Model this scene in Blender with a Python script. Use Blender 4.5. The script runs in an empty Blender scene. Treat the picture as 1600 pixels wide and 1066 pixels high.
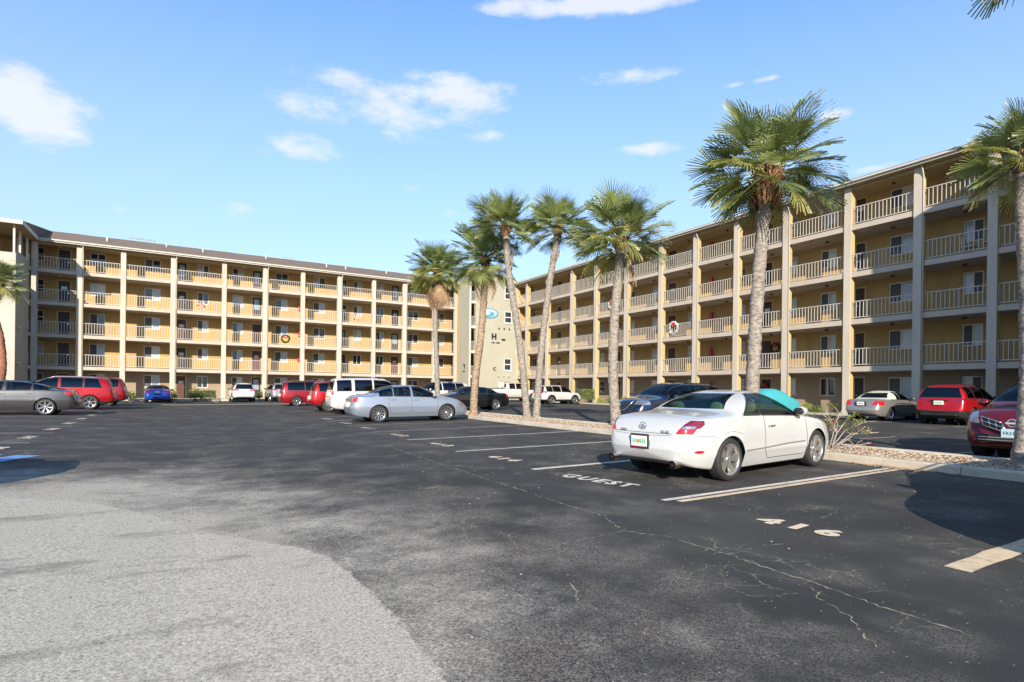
import bpy, bmesh, math, random
from mathutils import Vector, Matrix, noise
R = math.radians
S = bpy.context.scene
COL = S.collection
random.seed(7)

# ------------------------------------------------------------------ camera
FPX, YAW, ROLL, EYE = 886.35, R(30.517), 0.0121, 1.45
cam = bpy.data.cameras.new('camera'); camo = bpy.data.objects.new('camera', cam); COL.objects.link(camo)
cam.lens = 36 * FPX / 1600; cam.sensor_width = 36; cam.sensor_fit = 'HORIZONTAL'
cam.shift_y = 77.3 / 1600; cam.shift_x = 0.0006; cam.clip_end = 3000; cam.clip_start = .05
camo.matrix_world = Matrix.Translation((0, 0, EYE)) @ Matrix.Rotation(-YAW, 4, 'Z') @ Matrix.Rotation(R(90), 4, 'X') @ Matrix.Rotation(ROLL, 4, 'Z')
S.camera = camo
# ------------------------------------------------------------------ light
SUN_AZ, SUN_EL = R(211.3), R(22.0)           # compass-style azimuth from +y towards +x, of the sun itself
sd = bpy.data.lights.new('sun', 'SUN'); sd.energy = 5.0; sd.angle = R(0.5); sd.color = (1, .89, .74)
so = bpy.data.objects.new('sun', sd); COL.objects.link(so)
ld = Vector((-math.sin(SUN_AZ) * math.cos(SUN_EL), -math.cos(SUN_AZ) * math.cos(SUN_EL), -math.sin(SUN_EL)))
so.rotation_euler = ld.to_track_quat('-Z', 'Y').to_euler()
so.location = (-20, -30, 30)
W = bpy.data.worlds.new('World'); S.world = W; W.use_nodes = True
nt = W.node_tree; nt.nodes.clear()
def N(t, **k):
    n = nt.nodes.new(t)
    for a, b in k.items(): setattr(n, a, b)
    return n
def Mth(op, a, b=None, c=None):
    n = N('ShaderNodeMath', operation=op)
    for i, x in enumerate((a, b, c)):
        if x is None: continue
        if isinstance(x, (int, float)): n.inputs[i].default_value = x
        else: nt.links.new(x, n.inputs[i])
    return n.outputs[0]
sky = N('ShaderNodeTexSky', sky_type='NISHITA'); sky.sun_disc = False
sky.sun_elevation = SUN_EL; sky.sun_rotation = SUN_AZ; sky.air_density = 1.0; sky.dust_density = .3; sky.ozone_density = 2.2
tc = N('ShaderNodeTexCoord'); sx = N('ShaderNodeSeparateXYZ'); nt.links.new(tc.outputs['Generated'], sx.inputs[0])
az = Mth('ARCTAN2', sx.outputs[0], sx.outputs[1]); el = Mth('ARCSINE', sx.outputs[2])
wn = N('ShaderNodeTexNoise'); wn.inputs['Scale'].default_value = 13; wn.inputs['Detail'].default_value = 7; wn.inputs['Roughness'].default_value = .62
mp = N('ShaderNodeMapping'); mp.inputs['Scale'].default_value = (1, 1, 2.4); nt.links.new(tc.outputs['Generated'], mp.inputs[0]); nt.links.new(mp.outputs[0], wn.inputs['Vector'])
def pix_dir(u, v):
    a, b = (u - 800), (v - 610.3 - (u - 800) * ROLL)
    return YAW + math.atan(a / FPX), math.atan(-b / math.hypot(FPX, a))
tot = None
# each cloud: centre and size as seen in the sky (u, v, half width, half height, density)
for (u, v, wu, wv, dn) in [(40, 166, 108, 36, 1.35), (930, 8, 195, 52, 1.2), (700, 148, 105, 30, 1.0), (590, 168, 175, 40, .78), (980, 118, 80, 26, .8),
                           (1200, 122, 32, 13, .7), (1140, 133, 24, 9, .45), (1300, 178, 36, 20, .75), (1005, 234, 75, 20, .72), (465, 232, 75, 18, .62), (600, 206, 60, 14, .5),
                           (745, 213, 55, 12, .42), (370, 327, 34, 10, .42), (630, 290, 28, 9, .42), (182, 327, 20, 8, .4), (1370, 262, 70, 20, .38), (700, 330, 40, 10, .3)]:
    a0, e0 = pix_dir(u, v); a1, e1 = pix_dir(u + wu, v - wv)
    da = Mth('DIVIDE', Mth('SUBTRACT', az, a0), abs(a1 - a0) * 1.25); de = Mth('DIVIDE', Mth('SUBTRACT', el, e0), abs(e1 - e0) * 1.3)
    q = Mth('SUBTRACT', 1.0, Mth('SQRT', Mth('ADD', Mth('MULTIPLY', da, da), Mth('MULTIPLY', de, de))))
    q = Mth('MULTIPLY', Mth('MAXIMUM', q, 0.0), dn)
    tot = q if tot is None else Mth('MAXIMUM', tot, q)
# the rest of the sky carries the same kind of scattered clouds
n2 = N('ShaderNodeTexNoise'); n2.inputs['Scale'].default_value = 2.6; n2.inputs['Detail'].default_value = 4; nt.links.new(mp.outputs[0], n2.inputs['Vector'])
fa, _ = pix_dir(800, 500)
offv = Mth('MULTIPLY', Mth('SUBTRACT', .25, Mth('COSINE', Mth('SUBTRACT', az, fa))), 2.0); offc = N('ShaderNodeClamp'); nt.links.new(offv, offc.inputs[0])
rest = Mth('MULTIPLY', Mth('MAXIMUM', Mth('MULTIPLY', Mth('SUBTRACT', n2.outputs[0], .55), 4.0), 0.0), offc.outputs[0])
tot = Mth('MAXIMUM', tot, rest)
cm = Mth('MULTIPLY', Mth('ADD', tot, Mth('MULTIPLY', Mth('SUBTRACT', wn.outputs[0], .5), 2.2)), Mth('MINIMUM', Mth('MULTIPLY', tot, 5.0), 1.0))
mr = N('ShaderNodeMapRange', interpolation_type='SMOOTHSTEP'); nt.links.new(cm, mr.inputs[0]); mr.inputs[1].default_value = .12; mr.inputs[2].default_value = .95; mr.inputs[4].default_value = .78
# a little pale haze low in the sky, more saturated overhead
hz = N('ShaderNodeMapRange'); nt.links.new(el, hz.inputs[0]); hz.inputs[1].default_value = 0.0; hz.inputs[2].default_value = R(38); hz.inputs[3].default_value = .85; hz.inputs[4].default_value = 0.0
gm = N('ShaderNodeGamma'); gm.inputs[1].default_value = 1.0; nt.links.new(sky.outputs[0], gm.inputs[0])
tint = N('ShaderNodeMixRGB', blend_type='MULTIPLY'); tint.inputs[0].default_value = 1; nt.links.new(gm.outputs[0], tint.inputs[1]); tint.inputs[2].default_value = (1.02, 1.42, 1.70, 1)
mx0 = N('ShaderNodeMixRGB'); nt.links.new(hz.outputs[0], mx0.inputs[0]); nt.links.new(tint.outputs[0], mx0.inputs[1]); mx0.inputs[2].default_value = (3.7, 4.1, 4.9, 1)
mx = N('ShaderNodeMixRGB'); nt.links.new(mr.outputs[0], mx.inputs[0]); nt.links.new(mx0.outputs[0], mx.inputs[1]); mx.inputs[2].default_value = (5.3, 5.35, 5.6, 1)
bg = N('ShaderNodeBackground'); bg.inputs[1].default_value = .103; nt.links.new(mx.outputs[0], bg.inputs[0])
ow = N('ShaderNodeOutputWorld'); nt.links.new(bg.outputs[0], ow.inputs[0])
S.view_settings.view_transform = 'Standard'; S.view_settings.look = 'None'; S.view_settings.gamma = 1; S.view_settings.use_curve_mapping = False
S.view_settings.exposure = 0.85

# ------------------------------------------------------------------ helpers
def ground(x, y):
    return .015 * min(max(x, 0), 13) + .004 * min(max(x - 20, 0), 12) + .002 * min(max(y, 0), 60) + .02 * min(max(-x, 0), 6)
def at(u, v, d):                                # a point d metres ahead of the camera
    du, dv = u - 800, v - 533
    a = du + ROLL * dv; b = dv - ROLL * du - 77.3
    X = a / FPX * d; c, s = math.cos(YAW), math.sin(YAW)
    return Vector((X * c + d * s, d * c - X * s, EYE - b / FPX * d))
def meta(o, label=None, cat=None, group=None, kind=None):
    if label: o['label'] = label
    if cat: o['category'] = cat
    if group: o['group'] = group
    if kind: o['kind'] = kind
    return o
def empty(name, loc=(0, 0, 0), rz=0, label=None, cat=None, group=None, parent=None):
    o = bpy.data.objects.new(name, None); COL.objects.link(o); o.location = loc; o.rotation_euler = (0, 0, rz); o.empty_display_size = .3
    if parent: o.parent = parent
    return meta(o, label, cat, group)
def mobj(name, me, parent=None, loc=None, kind=None):
    o = bpy.data.objects.new(name, me); COL.objects.link(o)
    if parent: o.parent = parent
    if loc is not None: o.location = loc
    if kind: o['kind'] = kind
    return o
class MB:
    """collects simple shapes into one mesh"""
    def __init__(s): s.v = []; s.f = []; s.m = []; s.sm = []
    def add(s, vs, fs, m=0, smooth=False):
        b = len(s.v); s.v += [tuple(p) for p in vs]; s.f += [tuple(b + i for i in f) for f in fs]; s.m += [m] * len(fs); s.sm += [smooth] * len(fs)
    def box(s, x0, x1, y0, y1, z0, z1, m=0):
        if x0 > x1: x0, x1 = x1, x0
        if y0 > y1: y0, y1 = y1, y0
        s.add([(x0, y0, z0), (x1, y0, z0), (x1, y1, z0), (x0, y1, z0), (x0, y0, z1), (x1, y0, z1), (x1, y1, z1), (x0, y1, z1)],
              [(0, 3, 2, 1), (4, 5, 6, 7), (0, 1, 5, 4), (1, 2, 6, 5), (2, 3, 7, 6), (3, 0, 4, 7)], m)
    def tube(s, pts, rad, n=8, m=0, caps=True, smooth=True):
        pts = [Vector(p) for p in pts]; rs = rad if isinstance(rad, (list, tuple)) else [rad] * len(pts)
        vs = []; up = Vector((0, 0, 1)); prev = None
        for i, p in enumerate(pts):
            t = (pts[min(i + 1, len(pts) - 1)] - pts[max(i - 1, 0)]).normalized()
            a = t.cross(up) if prev is None else (prev - t * prev.dot(t))
            if a.length < 1e-4: a = t.cross(Vector((1, 0, 0)))
            a.normalize(); prev = a; b = t.cross(a)
            for k in range(n):
                q = 2 * math.pi * k / n; vs.append(p + (a * math.cos(q) + b * math.sin(q)) * rs[i])
        fs = [(i * n + k, i * n + (k + 1) % n, (i + 1) * n + (k + 1) % n, (i + 1) * n + k) for i in range(len(pts) - 1) for k in range(n)]
        if caps: fs += [tuple(reversed(range(n))), tuple((len(pts) - 1) * n + k for k in range(n))]
        s.add(vs, fs, m, smooth)
    def lathe(s, prof, n=24, m=0, axis='y', smooth=True, close=False):
        vs = []
        for (r, h) in prof:
            for k in range(n):
                q = 2 * math.pi * k / n; c, d = r * math.cos(q), r * math.sin(q)
                vs.append((c, h, d) if axis == 'y' else (c, d, h))
        P = len(prof); L = P if close else P - 1
        s.add(vs, [(i * n + k, i * n + (k + 1) % n, ((i + 1) % P) * n + (k + 1) % n, ((i + 1) % P) * n + k) for i in range(L) for k in range(n)], m, smooth)
    def blob(s, c, r, m=0, seg=10, rings=6):
        vs = []; c = Vector(c)
        for i in range(rings + 1):
            t = math.pi * i / rings
            for k in range(seg):
                q = 2 * math.pi * k / seg
                vs.append(c + Vector((r[0] * math.sin(t) * math.cos(q), r[1] * math.sin(t) * math.sin(q), r[2] * math.cos(t))))
        s.add(vs, [(i * seg + k, (i + 1) * seg + k, (i + 1) * seg + (k + 1) % seg, i * seg + (k + 1) % seg) for i in range(rings) for k in range(seg)], m, True)
    def mesh(s, name, mats):
        me = bpy.data.meshes.new(name); me.from_pydata(s.v, [], s.f); 
        for mt in (mats if isinstance(mats, (list, tuple)) else [mats]): me.materials.append(mt)
        me.polygons.foreach_set('material_index', s.m); me.polygons.foreach_set('use_smooth', s.sm); me.update()
        return me
    def build(s, name, mats, parent=None, kind=None, bevel=0, loc=None):
        me = s.mesh(name, mats)
        if bevel:
            bm = bmesh.new(); bm.from_mesh(me); bmesh.ops.remove_doubles(bm, verts=bm.verts, dist=1e-5)
            bmesh.ops.bevel(bm, geom=bm.edges[:], offset=bevel, segments=1, affect='EDGES'); bm.to_mesh(me); bm.free()
        return mobj(name, me, parent, loc, kind)

# ------------------------------------------------------------------ materials
KALB = .80
def mat(name, col, rough=.7, metal=0, coat=0, var=0, vscale=3, bump=0, bscale=40, spec=.5, emit=None, dirt=None, dscale=.6, damt=.5, coatr=.05, stretch=None):
    col = tuple(x * KALB for x in col); dirt = dirt and tuple(x * KALB for x in dirt)
    m = bpy.data.materials.new(name); m.use_nodes = True; t = m.node_tree; b = t.nodes['Principled BSDF']
    b.inputs['Base Color'].default_value = (*col, 1); b.inputs['Roughness'].default_value = rough; b.inputs['Metallic'].default_value = metal
    b.inputs['Coat Weight'].default_value = coat; b.inputs['Coat Roughness'].default_value = coatr; b.inputs['Specular IOR Level'].default_value = spec
    L = t.links; nn = t.nodes.new
    if var or bump or dirt:
        g = nn('ShaderNodeNewGeometry' if not name.startswith('o_') else 'ShaderNodeTexCoord'); pos = g.outputs['Position'] if not name.startswith('o_') else g.outputs['Object']
        if stretch:
            mm = nn('ShaderNodeMapping'); mm.inputs['Scale'].default_value = stretch; L.new(pos, mm.inputs[0]); pos = mm.outputs[0]
    c = None
    if var:
        n = nn('ShaderNodeTexNoise'); n.inputs['Scale'].default_value = vscale; n.inputs['Detail'].default_value = 6; n.inputs['Roughness'].default_value = .65; L.new(pos, n.inputs['Vector'])
        r = nn('ShaderNodeValToRGB'); r.color_ramp.elements[0].position = .3; r.color_ramp.elements[1].position = .7
        r.color_ramp.elements[0].color = (*[x * (1 - var) for x in col], 1); r.color_ramp.elements[1].color = (*[min(1, x * (1 + var)) for x in col], 1)
        L.new(n.outputs[0], r.inputs[0]); c = r.outputs[0]; L.new(c, b.inputs['Base Color'])
    if dirt:
        n = nn('ShaderNodeTexNoise'); n.inputs['Scale'].default_value = dscale; n.inputs['Detail'].default_value = 8; n.inputs['Roughness'].default_value = .7; L.new(pos, n.inputs['Vector'])
        r = nn('ShaderNodeMapRange'); r.inputs[1].default_value = .5; r.inputs[2].default_value = .72; r.inputs[4].default_value = damt; L.new(n.outputs[0], r.inputs[0])
        x = nn('ShaderNodeMixRGB'); L.new(r.outputs[0], x.inputs[0]); x.inputs[2].default_value = (*dirt, 1)
        if c: L.new(c, x.inputs[1])
        else: x.inputs[1].default_value = (*col, 1)
        L.new(x.outputs[0], b.inputs['Base Color'])
    if bump:
        n = nn('ShaderNodeTexNoise'); n.inputs['Scale'].default_value = bscale; n.inputs['Detail'].default_value = 4; L.new(pos, n.inputs['Vector'])
        bp = nn('ShaderNodeBump'); bp.inputs['Strength'].default_value = bump; bp.inputs['Distance'].default_value = .02; L.new(n.outputs[0], bp.inputs['Height']); L.new(bp.outputs[0], b.inputs['Normal'])
    if emit: b.inputs['Emission Color'].default_value = (*emit, 1); b.inputs['Emission Strength'].default_value = 1
    return m
M = {}
M['ochre'] = mat('ochre_stucco', (.48, .33, .135), .9, var=.09, vscale=1.6, bump=.5, bscale=60, spec=.2, dirt=(.32, .225, .11), dscale=1.1, damt=.5, stretch=(1, 1, .35))
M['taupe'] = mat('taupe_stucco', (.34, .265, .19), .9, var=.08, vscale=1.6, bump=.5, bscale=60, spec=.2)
M['cream'] = mat('cream_stucco', (.57, .505, .42), .85, var=.06, vscale=1.3, bump=.4, bscale=60, spec=.2, dirt=(.40, .34, .26), dscale=.6, damt=.6, stretch=(1, 1, .35))
M['slabm'] = mat('slab_paint', (.53, .455, .375), .85, var=.06, vscale=2, bump=.3, spec=.2, dirt=(.42, .36, .29), dscale=.8, damt=.35)
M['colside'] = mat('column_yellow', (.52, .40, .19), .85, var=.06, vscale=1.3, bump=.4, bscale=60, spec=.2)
M['soffit'] = mat('soffit_paint', (.46, .35, .19), .85, var=.05, vscale=1.5, spec=.2)
M['fascia'] = mat('white_fascia', (.62, .58, .50), .6, var=.04, vscale=1.2, dirt=(.5, .45, .36), dscale=1.5, damt=.4)
M['rail'] = mat('white_aluminium', (.54, .51, .47), .5, var=.04)
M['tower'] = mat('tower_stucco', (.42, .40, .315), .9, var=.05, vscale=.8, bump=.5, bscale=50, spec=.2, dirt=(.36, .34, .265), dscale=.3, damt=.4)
M['toweredge'] = mat('tower_cap', (.62, .52, .31), .8, var=.05)
M['wframe'] = mat('window_frame_white', (.80, .78, .74), .5)
M['pane'] = mat('dark_pane', (.03, .035, .045), .06, spec=.8)
M['screen'] = mat('screen_pane', (.075, .08, .085), .5)
M['blind'] = mat('blind_pane', (.42, .46, .48), .12, coat=.6, var=.12, vscale=2)
M['blind2'] = mat('sheer_pane', (.62, .62, .58), .25, coat=.5, var=.1, vscale=3)
M['door_dark'] = mat('dark_door', (.035, .025, .024), .5, var=.2)
M['door_maroon'] = mat('maroon_door', (.10, .035, .025), .5, var=.2)
M['door_trim'] = mat('door_trim', (.62, .50, .30), .7)
M['storm'] = mat('storm_glass', (.30, .38, .46), .08, coat=.5)
M['redbox'] = mat('red_enamel', (.55, .03, .03), .35, coat=.4)
M['shingle'] = mat('brown_shingle', (.185, .135, .10), .95, var=.28, vscale=2.5, bump=.6, bscale=14, stretch=(.6, 3, 8), dirt=(.27, .20, .15), dscale=2, damt=.6)
M['metal'] = mat('galvanised', (.55, .55, .55), .4, .8)
M['black'] = mat('black_plastic', (.02, .02, .021), .5)
M['dark'] = mat('dark_void', (.012, .012, .012), .9)
M['ink'] = mat('black_letters', (.02, .02, .025), .5)
M['rubber'] = mat('tyre_rubber', (.022, .022, .022), .75, bump=.2, bscale=150)
M['concrete'] = mat('kerb_concrete', (.58, .52, .42), .9, var=.12, vscale=2.2, bump=.5, bscale=70, spec=.2, dirt=(.30, .26, .2), dscale=1.2, damt=.6)
M['sidewalk'] = mat('sidewalk_concrete', (.5, .46, .38), .9, var=.1, vscale=1, bump=.3)
M['chrome'] = mat('chrome', (.8, .8, .8), .12, 1)
M['alloy'] = mat('alloy_silver', (.62, .62, .63), .25, .9)
M['alloyd'] = mat('alloy_grey', (.62, .61, .59), .28, .85)
M['amber'] = mat('amber_lens', (.75, .22, .03), .15, coat=.8)
M['redlens'] = mat('red_lens', (.55, .012, .02), .12, coat=.8, emit=(.03, 0, 0))
M['darkred'] = mat('dark_red_lens', (.18, .008, .03), .12, coat=.8)
M['clearlens'] = mat('clear_lens', (.50, .52, .55), .18, .75, coat=1)
M['seat_tan'] = mat('tan_leather', (.55, .50, .33), .6)
M['seat_grey'] = mat('grey_cloth', (.24, .24, .25), .8)
M['seat_black'] = mat('black_cloth', (.03, .03, .03), .8)
M['plate'] = mat('plate_white', (.75, .76, .72), .4)
M['plateg'] = mat('plate_green', (.15, .5, .3), .4)
M['orange'] = mat('plate_orange', (.85, .25, .04), .4)
def glassmat(name, tint, refl=.09):
    m = bpy.data.materials.new(name); m.use_nodes = True; t = m.node_tree; t.nodes.clear(); n = t.nodes.new; L = t.links
    a = n('ShaderNodeBsdfTransparent'); a.inputs[0].default_value = (*tint, 1); b = n('ShaderNodeBsdfGlossy'); b.inputs['Roughness'].default_value = .02; b.inputs[0].default_value = (.95, .97, 1, 1)
    f = n('ShaderNodeLayerWeight'); f.inputs[0].default_value = .22; ad = n('ShaderNodeMath'); ad.operation = 'MULTIPLY_ADD'; ad.inputs[1].default_value = .45; ad.inputs[2].default_value = refl
    L.new(f.outputs['Fresnel'], ad.inputs[0]); x = n('ShaderNodeMixShader'); L.new(ad.outputs[0], x.inputs[0]); L.new(a.outputs[0], x.inputs[1]); L.new(b.outputs[0], x.inputs[2])
    o = n('ShaderNodeOutputMaterial'); L.new(x.outputs[0], o.inputs[0]); return m
M['glass'] = glassmat('car_glass', (.14, .19, .20), .05)
M['glass_dark'] = glassmat('car_privacy_glass', (.05, .055, .06), .05)
M['glass_lex'] = glassmat('car_green_glass', (.26, .40, .38), .04)
def paint(name, col, metal=.0, rough=.35, coat=1.0):
    m = bpy.data.materials.get(name)
    if m: return m
    m = mat(name, col, rough, metal, coat, coatr=.03); t = m.node_tree; g = t.nodes.new('ShaderNodeNewGeometry'); d = t.nodes.new('ShaderNodeBsdfDiffuse'); d.inputs[0].default_value = (.05, .05, .052, 1)
    x = t.nodes.new('ShaderNodeMixShader'); t.links.new(g.outputs['Backfacing'], x.inputs[0]); t.links.new(t.nodes['Principled BSDF'].outputs[0], x.inputs[1]); t.links.new(d.outputs[0], x.inputs[2]); t.links.new(x.outputs[0], t.nodes['Material Output'].inputs[0])   # cabin lining on the inside
    return m

# ------------------------------------------------------------------ ground
CR = [(1.17, -6), (1.16, 2.5), (1.2, 3.3), (1.19, 3.95), (1.13, 4.9), (.98, 5.28), (.62, 5.82), (.2, 6.42), (-.31, 7.66), (-1.0, 8.6), (-3.2, 10.2), (-9, 12.5)]   # crisp edge of the old pavement
SF = [(1.3, -6), (1.5, 4.5), (1.6, 6.2), (.6, 8.6), (-.5, 10.6), (-2.4, 11.2), (-9, 14)]                                                                            # soft outer edge of the wear
def sdist(x, y, P):
    best = 1e9; sg = 1
    for (ax, ay), (bx, by) in zip(P, P[1:]):
        dx, dy = bx - ax, by - ay; t = max(0, min(1, ((x - ax) * dx + (y - ay) * dy) / (dx * dx + dy * dy)))
        d = math.hypot(x - ax - t * dx, y - ay - t * dy)
        if d < best - 1e-6: best = d; sg = 1 if dx * (y - ay) - dy * (x - ax) > 0 else -1
    return best * sg                                # positive on the left-hand (old pavement) side
def frange(a, b, s): n = int(round((b - a) / s)); return [a + (b - a) * i / n for i in range(n + 1)]
gx = sorted(set([-900, -200, -60, -30, -15] + frange(-6, -3, .5) + frange(-3, 3, .15) + frange(3, 13, .5) + [15, 17, 20, 26, 32, 50, 120, 400, 900]))
gy = sorted(set([-900, -200, -60, -20, -6, -3, 0] + frange(0, 14, .15) + frange(14, 20, .5) + [25, 30, 40, 50, 60, 75, 150, 400, 900]))
gv = [(x, y, ground(x, y)) for y in gy for x in gx]; nx = len(gx)
gf = [(j * nx + i, j * nx + i + 1, (j + 1) * nx + i + 1, (j + 1) * nx + i) for j in range(len(gy) - 1) for i in range(nx - 1)]
me = bpy.data.meshes.new('parking_lot'); me.from_pydata(gv, [], gf)
a1 = me.attributes.new('crisp', 'FLOAT', 'POINT'); a2 = me.attributes.new('soft', 'FLOAT', 'POINT')
for i, (x, y, z) in enumerate(gv): a1.data[i].value = sdist(x, y, CR); a2.data[i].value = sdist(x, y, SF)
m = bpy.data.materials.new('asphalt'); m.use_nodes = True; t = m.node_tree; L = t.links; b = t.nodes['Principled BSDF']; b.inputs['Roughness'].default_value = .85; b.inputs['Specular IOR Level'].default_value = .25
geo = t.nodes.new('ShaderNodeNewGeometry')
def nz(scale, detail=4, rough=.6, stretch=None, src=None):
    n = t.nodes.new('ShaderNodeTexNoise'); n.inputs['Scale'].default_value = scale; n.inputs['Detail'].default_value = detail; n.inputs['Roughness'].default_value = rough
    s = src or geo.outputs['Position']
    if stretch: mm = t.nodes.new('ShaderNodeMapping'); mm.inputs['Scale'].default_value = stretch; L.new(s, mm.inputs[0]); s = mm.outputs[0]
    L.new(s, n.inputs['Vector']); return n.outputs[0]
def mth(op, a, b_=None, c_=None):
    n = t.nodes.new('ShaderNodeMath'); n.operation = op
    for i, x in enumerate((a, b_, c_)):
        if x is None: continue
        if isinstance(x, (int, float)): n.inputs[i].default_value = x
        else: L.new(x, n.inputs[i])
    return n.outputs[0]
def rng(a, lo, hi, o0=0., o1=1., smooth=True):
    n = t.nodes.new('ShaderNodeMapRange'); n.interpolation_type = 'SMOOTHSTEP' if smooth else 'LINEAR'; L.new(a, n.inputs[0])
    for i, x in enumerate((lo, hi, o0, o1)): n.inputs[i + 1].default_value = x
    return n.outputs[0]
def mixc(f, a, b_):
    n = t.nodes.new('ShaderNodeMixRGB')
    if isinstance(f, (int, float)): n.inputs[0].default_value = f
    else: L.new(f, n.inputs[0])
    for i, x in ((1, a), (2, b_)):
        if isinstance(x, tuple): n.inputs[i].default_value = (*x, 1)
        else: L.new(x, n.inputs[i])
    return n.outputs[0]
at1 = t.nodes.new('ShaderNodeAttribute'); at1.attribute_name = 'crisp'; at2 = t.nodes.new('ShaderNodeAttribute'); at2.attribute_name = 'soft'
fine = nz(110, 3, .7); mid = nz(1.1, 6, .6); big = nz(.22, 3, .5); streak = nz(1.2, 5, .6, (1.0, .16, 1)); grit = nz(38, 3, .75)
dark = mixc(rng(mid, .3, .7), (.033, .032, .031), (.054, .052, .049))
dark = mixc(rng(big, .42, .68, 0, .5), dark, (.068, .064, .058))
dark = mixc(rng(streak, .52, .72, 0, .38), dark, (.086, .080, .072))
vo = t.nodes.new('ShaderNodeTexVoronoi'); vo.inputs['Scale'].default_value = 24; L.new(geo.outputs['Position'], vo.inputs['Vector'])
vr = t.nodes.new('ShaderNodeSeparateColor'); L.new(vo.outputs['Color'], vr.inputs[0])
spk = mth('MULTIPLY', rng(vo.outputs['Distance'], .13, .22, 1, 0), mth('GREATER_THAN', vr.outputs[0], .91))
dark = mixc(mth('MULTIPLY', spk, .65), dark, (.34, .31, .25))
vo2 = t.nodes.new('ShaderNodeTexVoronoi'); vo2.inputs['Scale'].default_value = 120; L.new(geo.outputs['Position'], vo2.inputs['Vector'])
vr2 = t.nodes.new('ShaderNodeSeparateColor'); L.new(vo2.outputs['Color'], vr2.inputs[0])
wearm = rng(at2.outputs['Fac'], -3.5, .3)
spk2 = mth('MULTIPLY', mth('GREATER_THAN', vr2.outputs[0], .5), rng(mth('ADD', mid, mth('MULTIPLY', wearm, .28)), .5, .78))
dark = mixc(mth('MULTIPLY', spk2, .55), dark, (.24, .21, .17))
# fine net of hairline cracks, only in patches
ds = t.nodes.new('ShaderNodeVectorMath'); ds.operation = 'MULTIPLY_ADD'; nv = t.nodes.new('ShaderNodeTexNoise'); nv.inputs['Scale'].default_value = 3; nv.inputs['Detail'].default_value = 5
L.new(geo.outputs['Position'], nv.inputs['Vector']); L.new(nv.outputs['Color'], ds.inputs[0]); ds.inputs[1].default_value = (.5, .5, 0); L.new(geo.outputs['Position'], ds.inputs[2])
ve = t.nodes.new('ShaderNodeTexVoronoi'); ve.feature = 'DISTANCE_TO_EDGE'; ve.inputs['Scale'].default_value = 2.6; L.new(ds.outputs[0], ve.inputs['Vector'])
hair = mth('MULTIPLY', rng(ve.outputs['Distance'], .006, .026, 1, 0), mth('MULTIPLY', rng(nz(.55, 3, .5), .48, .58), rng(grit, .40, .56)))
dark = mixc(mth('MULTIPLY', hair, .5), dark, (.32, .28, .20))
gr1 = nz(48, 7, .9); old = mixc(rng(gr1, .36, .64), (.20, .185, .155), (.62, .575, .48))
old = mixc(rng(nz(1.0, 9, .78, (.45, 1.2, 1)), .52, .64, 0, .62), old, (.16, .148, .125))
old = mixc(mth('MULTIPLY', rng(nz(11, 8, .9), .56, .63), .75), old, (.065, .06, .055))
sm = mth('ADD', at2.outputs['Fac'], mth('MULTIPLY', mth('SUBTRACT', nz(.7, 8, .72), .5), 7.0))
softm = mth('MULTIPLY', rng(mth('ADD', sm, mth('MULTIPLY', mth('SUBTRACT', gr1, .5), 5.0)), -1.0, 1.4), .85)
col = mixc(softm, dark, old)
cmk = rng(mth('ADD', at1.outputs['Fac'], mth('MULTIPLY', mth('SUBTRACT', nz(6, 5, .7), .5), .14)), -.012, .03)
patch = rng(mth('SUBTRACT', mth('MULTIPLY', nz(.6, 5, .6), 1.0), mth('MULTIPLY', at1.outputs['Fac'], .06)), .52, .62, 1.0, .75)
col = mixc(mth('MULTIPLY', cmk, patch), col, old)
L.new(col, b.inputs['Base Color'])
bp = t.nodes.new('ShaderNodeBump'); bp.inputs['Strength'].default_value = .55; bp.inputs['Distance'].default_value = .008; L.new(mth('ADD', fine, mth('MULTIPLY', grit, .8)), bp.inputs['Height']); L.new(bp.outputs[0], b.inputs['Normal'])
me.materials.append(m)
LOT = mobj('parking_lot', me, kind='structure')

M['white_line'] = mat('worn_white_paint', (.70, .64, .55), .8, var=.12, vscale=6, dirt=(.13, .13, .13), dscale=9, damt=.8, spec=.2)
M['cream_line'] = mat('old_cream_paint', (.74, .58, .38), .8, var=.12, vscale=5, dirt=(.16, .14, .12), dscale=11, damt=.7, spec=.2)
M['faint_line'] = mat('faded_white_paint', (.42, .41, .38), .8, var=.15, vscale=6, dirt=(.08, .08, .085), dscale=6, damt=.95, spec=.2)
M['blue_line'] = mat('blue_paint', (.16, .32, .62), .7, var=.15, vscale=8, dirt=(.09, .09, .11), dscale=7, damt=.7)
M['crackm'] = mat('crack_dust', (.38, .33, .24), .95, var=.4, vscale=14, dirt=(.06, .06, .06), dscale=9, damt=.95)
def strip(name, x0, y0, x1, y1, w, mt, dz=.004, ragged=0):
    n = max(2, int(math.hypot(x1 - x0, y1 - y0) / .25)); d = Vector((x1 - x0, y1 - y0)).normalized(); nr = Vector((-d.y, d.x))
    vs = []
    for i in range(n + 1):
        c = Vector((x0 + (x1 - x0) * i / n, y0 + (y1 - y0) * i / n))
        for s in (-1, 1):
            p = c + nr * s * (w / 2 + random.uniform(-ragged, ragged)); vs.append((p.x, p.y, ground(p.x, p.y) + dz))
    mb = MB(); mb.add(vs, [(2 * i, 2 * i + 2, 2 * i + 3, 2 * i + 1) for i in range(n)])
    o = mb.build(name, mt, LOT); return o
ln = [strip('parking_line', 5.28, 5.17, 10.75, 5.17, .10, M['white_line'], ragged=.004), strip('parking_line', 5.40, 5.02, 10.9, 5.02, .10, M['cream_line'], ragged=.005),
      strip('parking_line', 5.28, 8.21, 10.9, 8.24, .15, M['white_line'], ragged=.004), strip('parking_line', 5.3, 2.06, 10.9, 2.06, .19, M['cream_line'], ragged=.012)]
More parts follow.
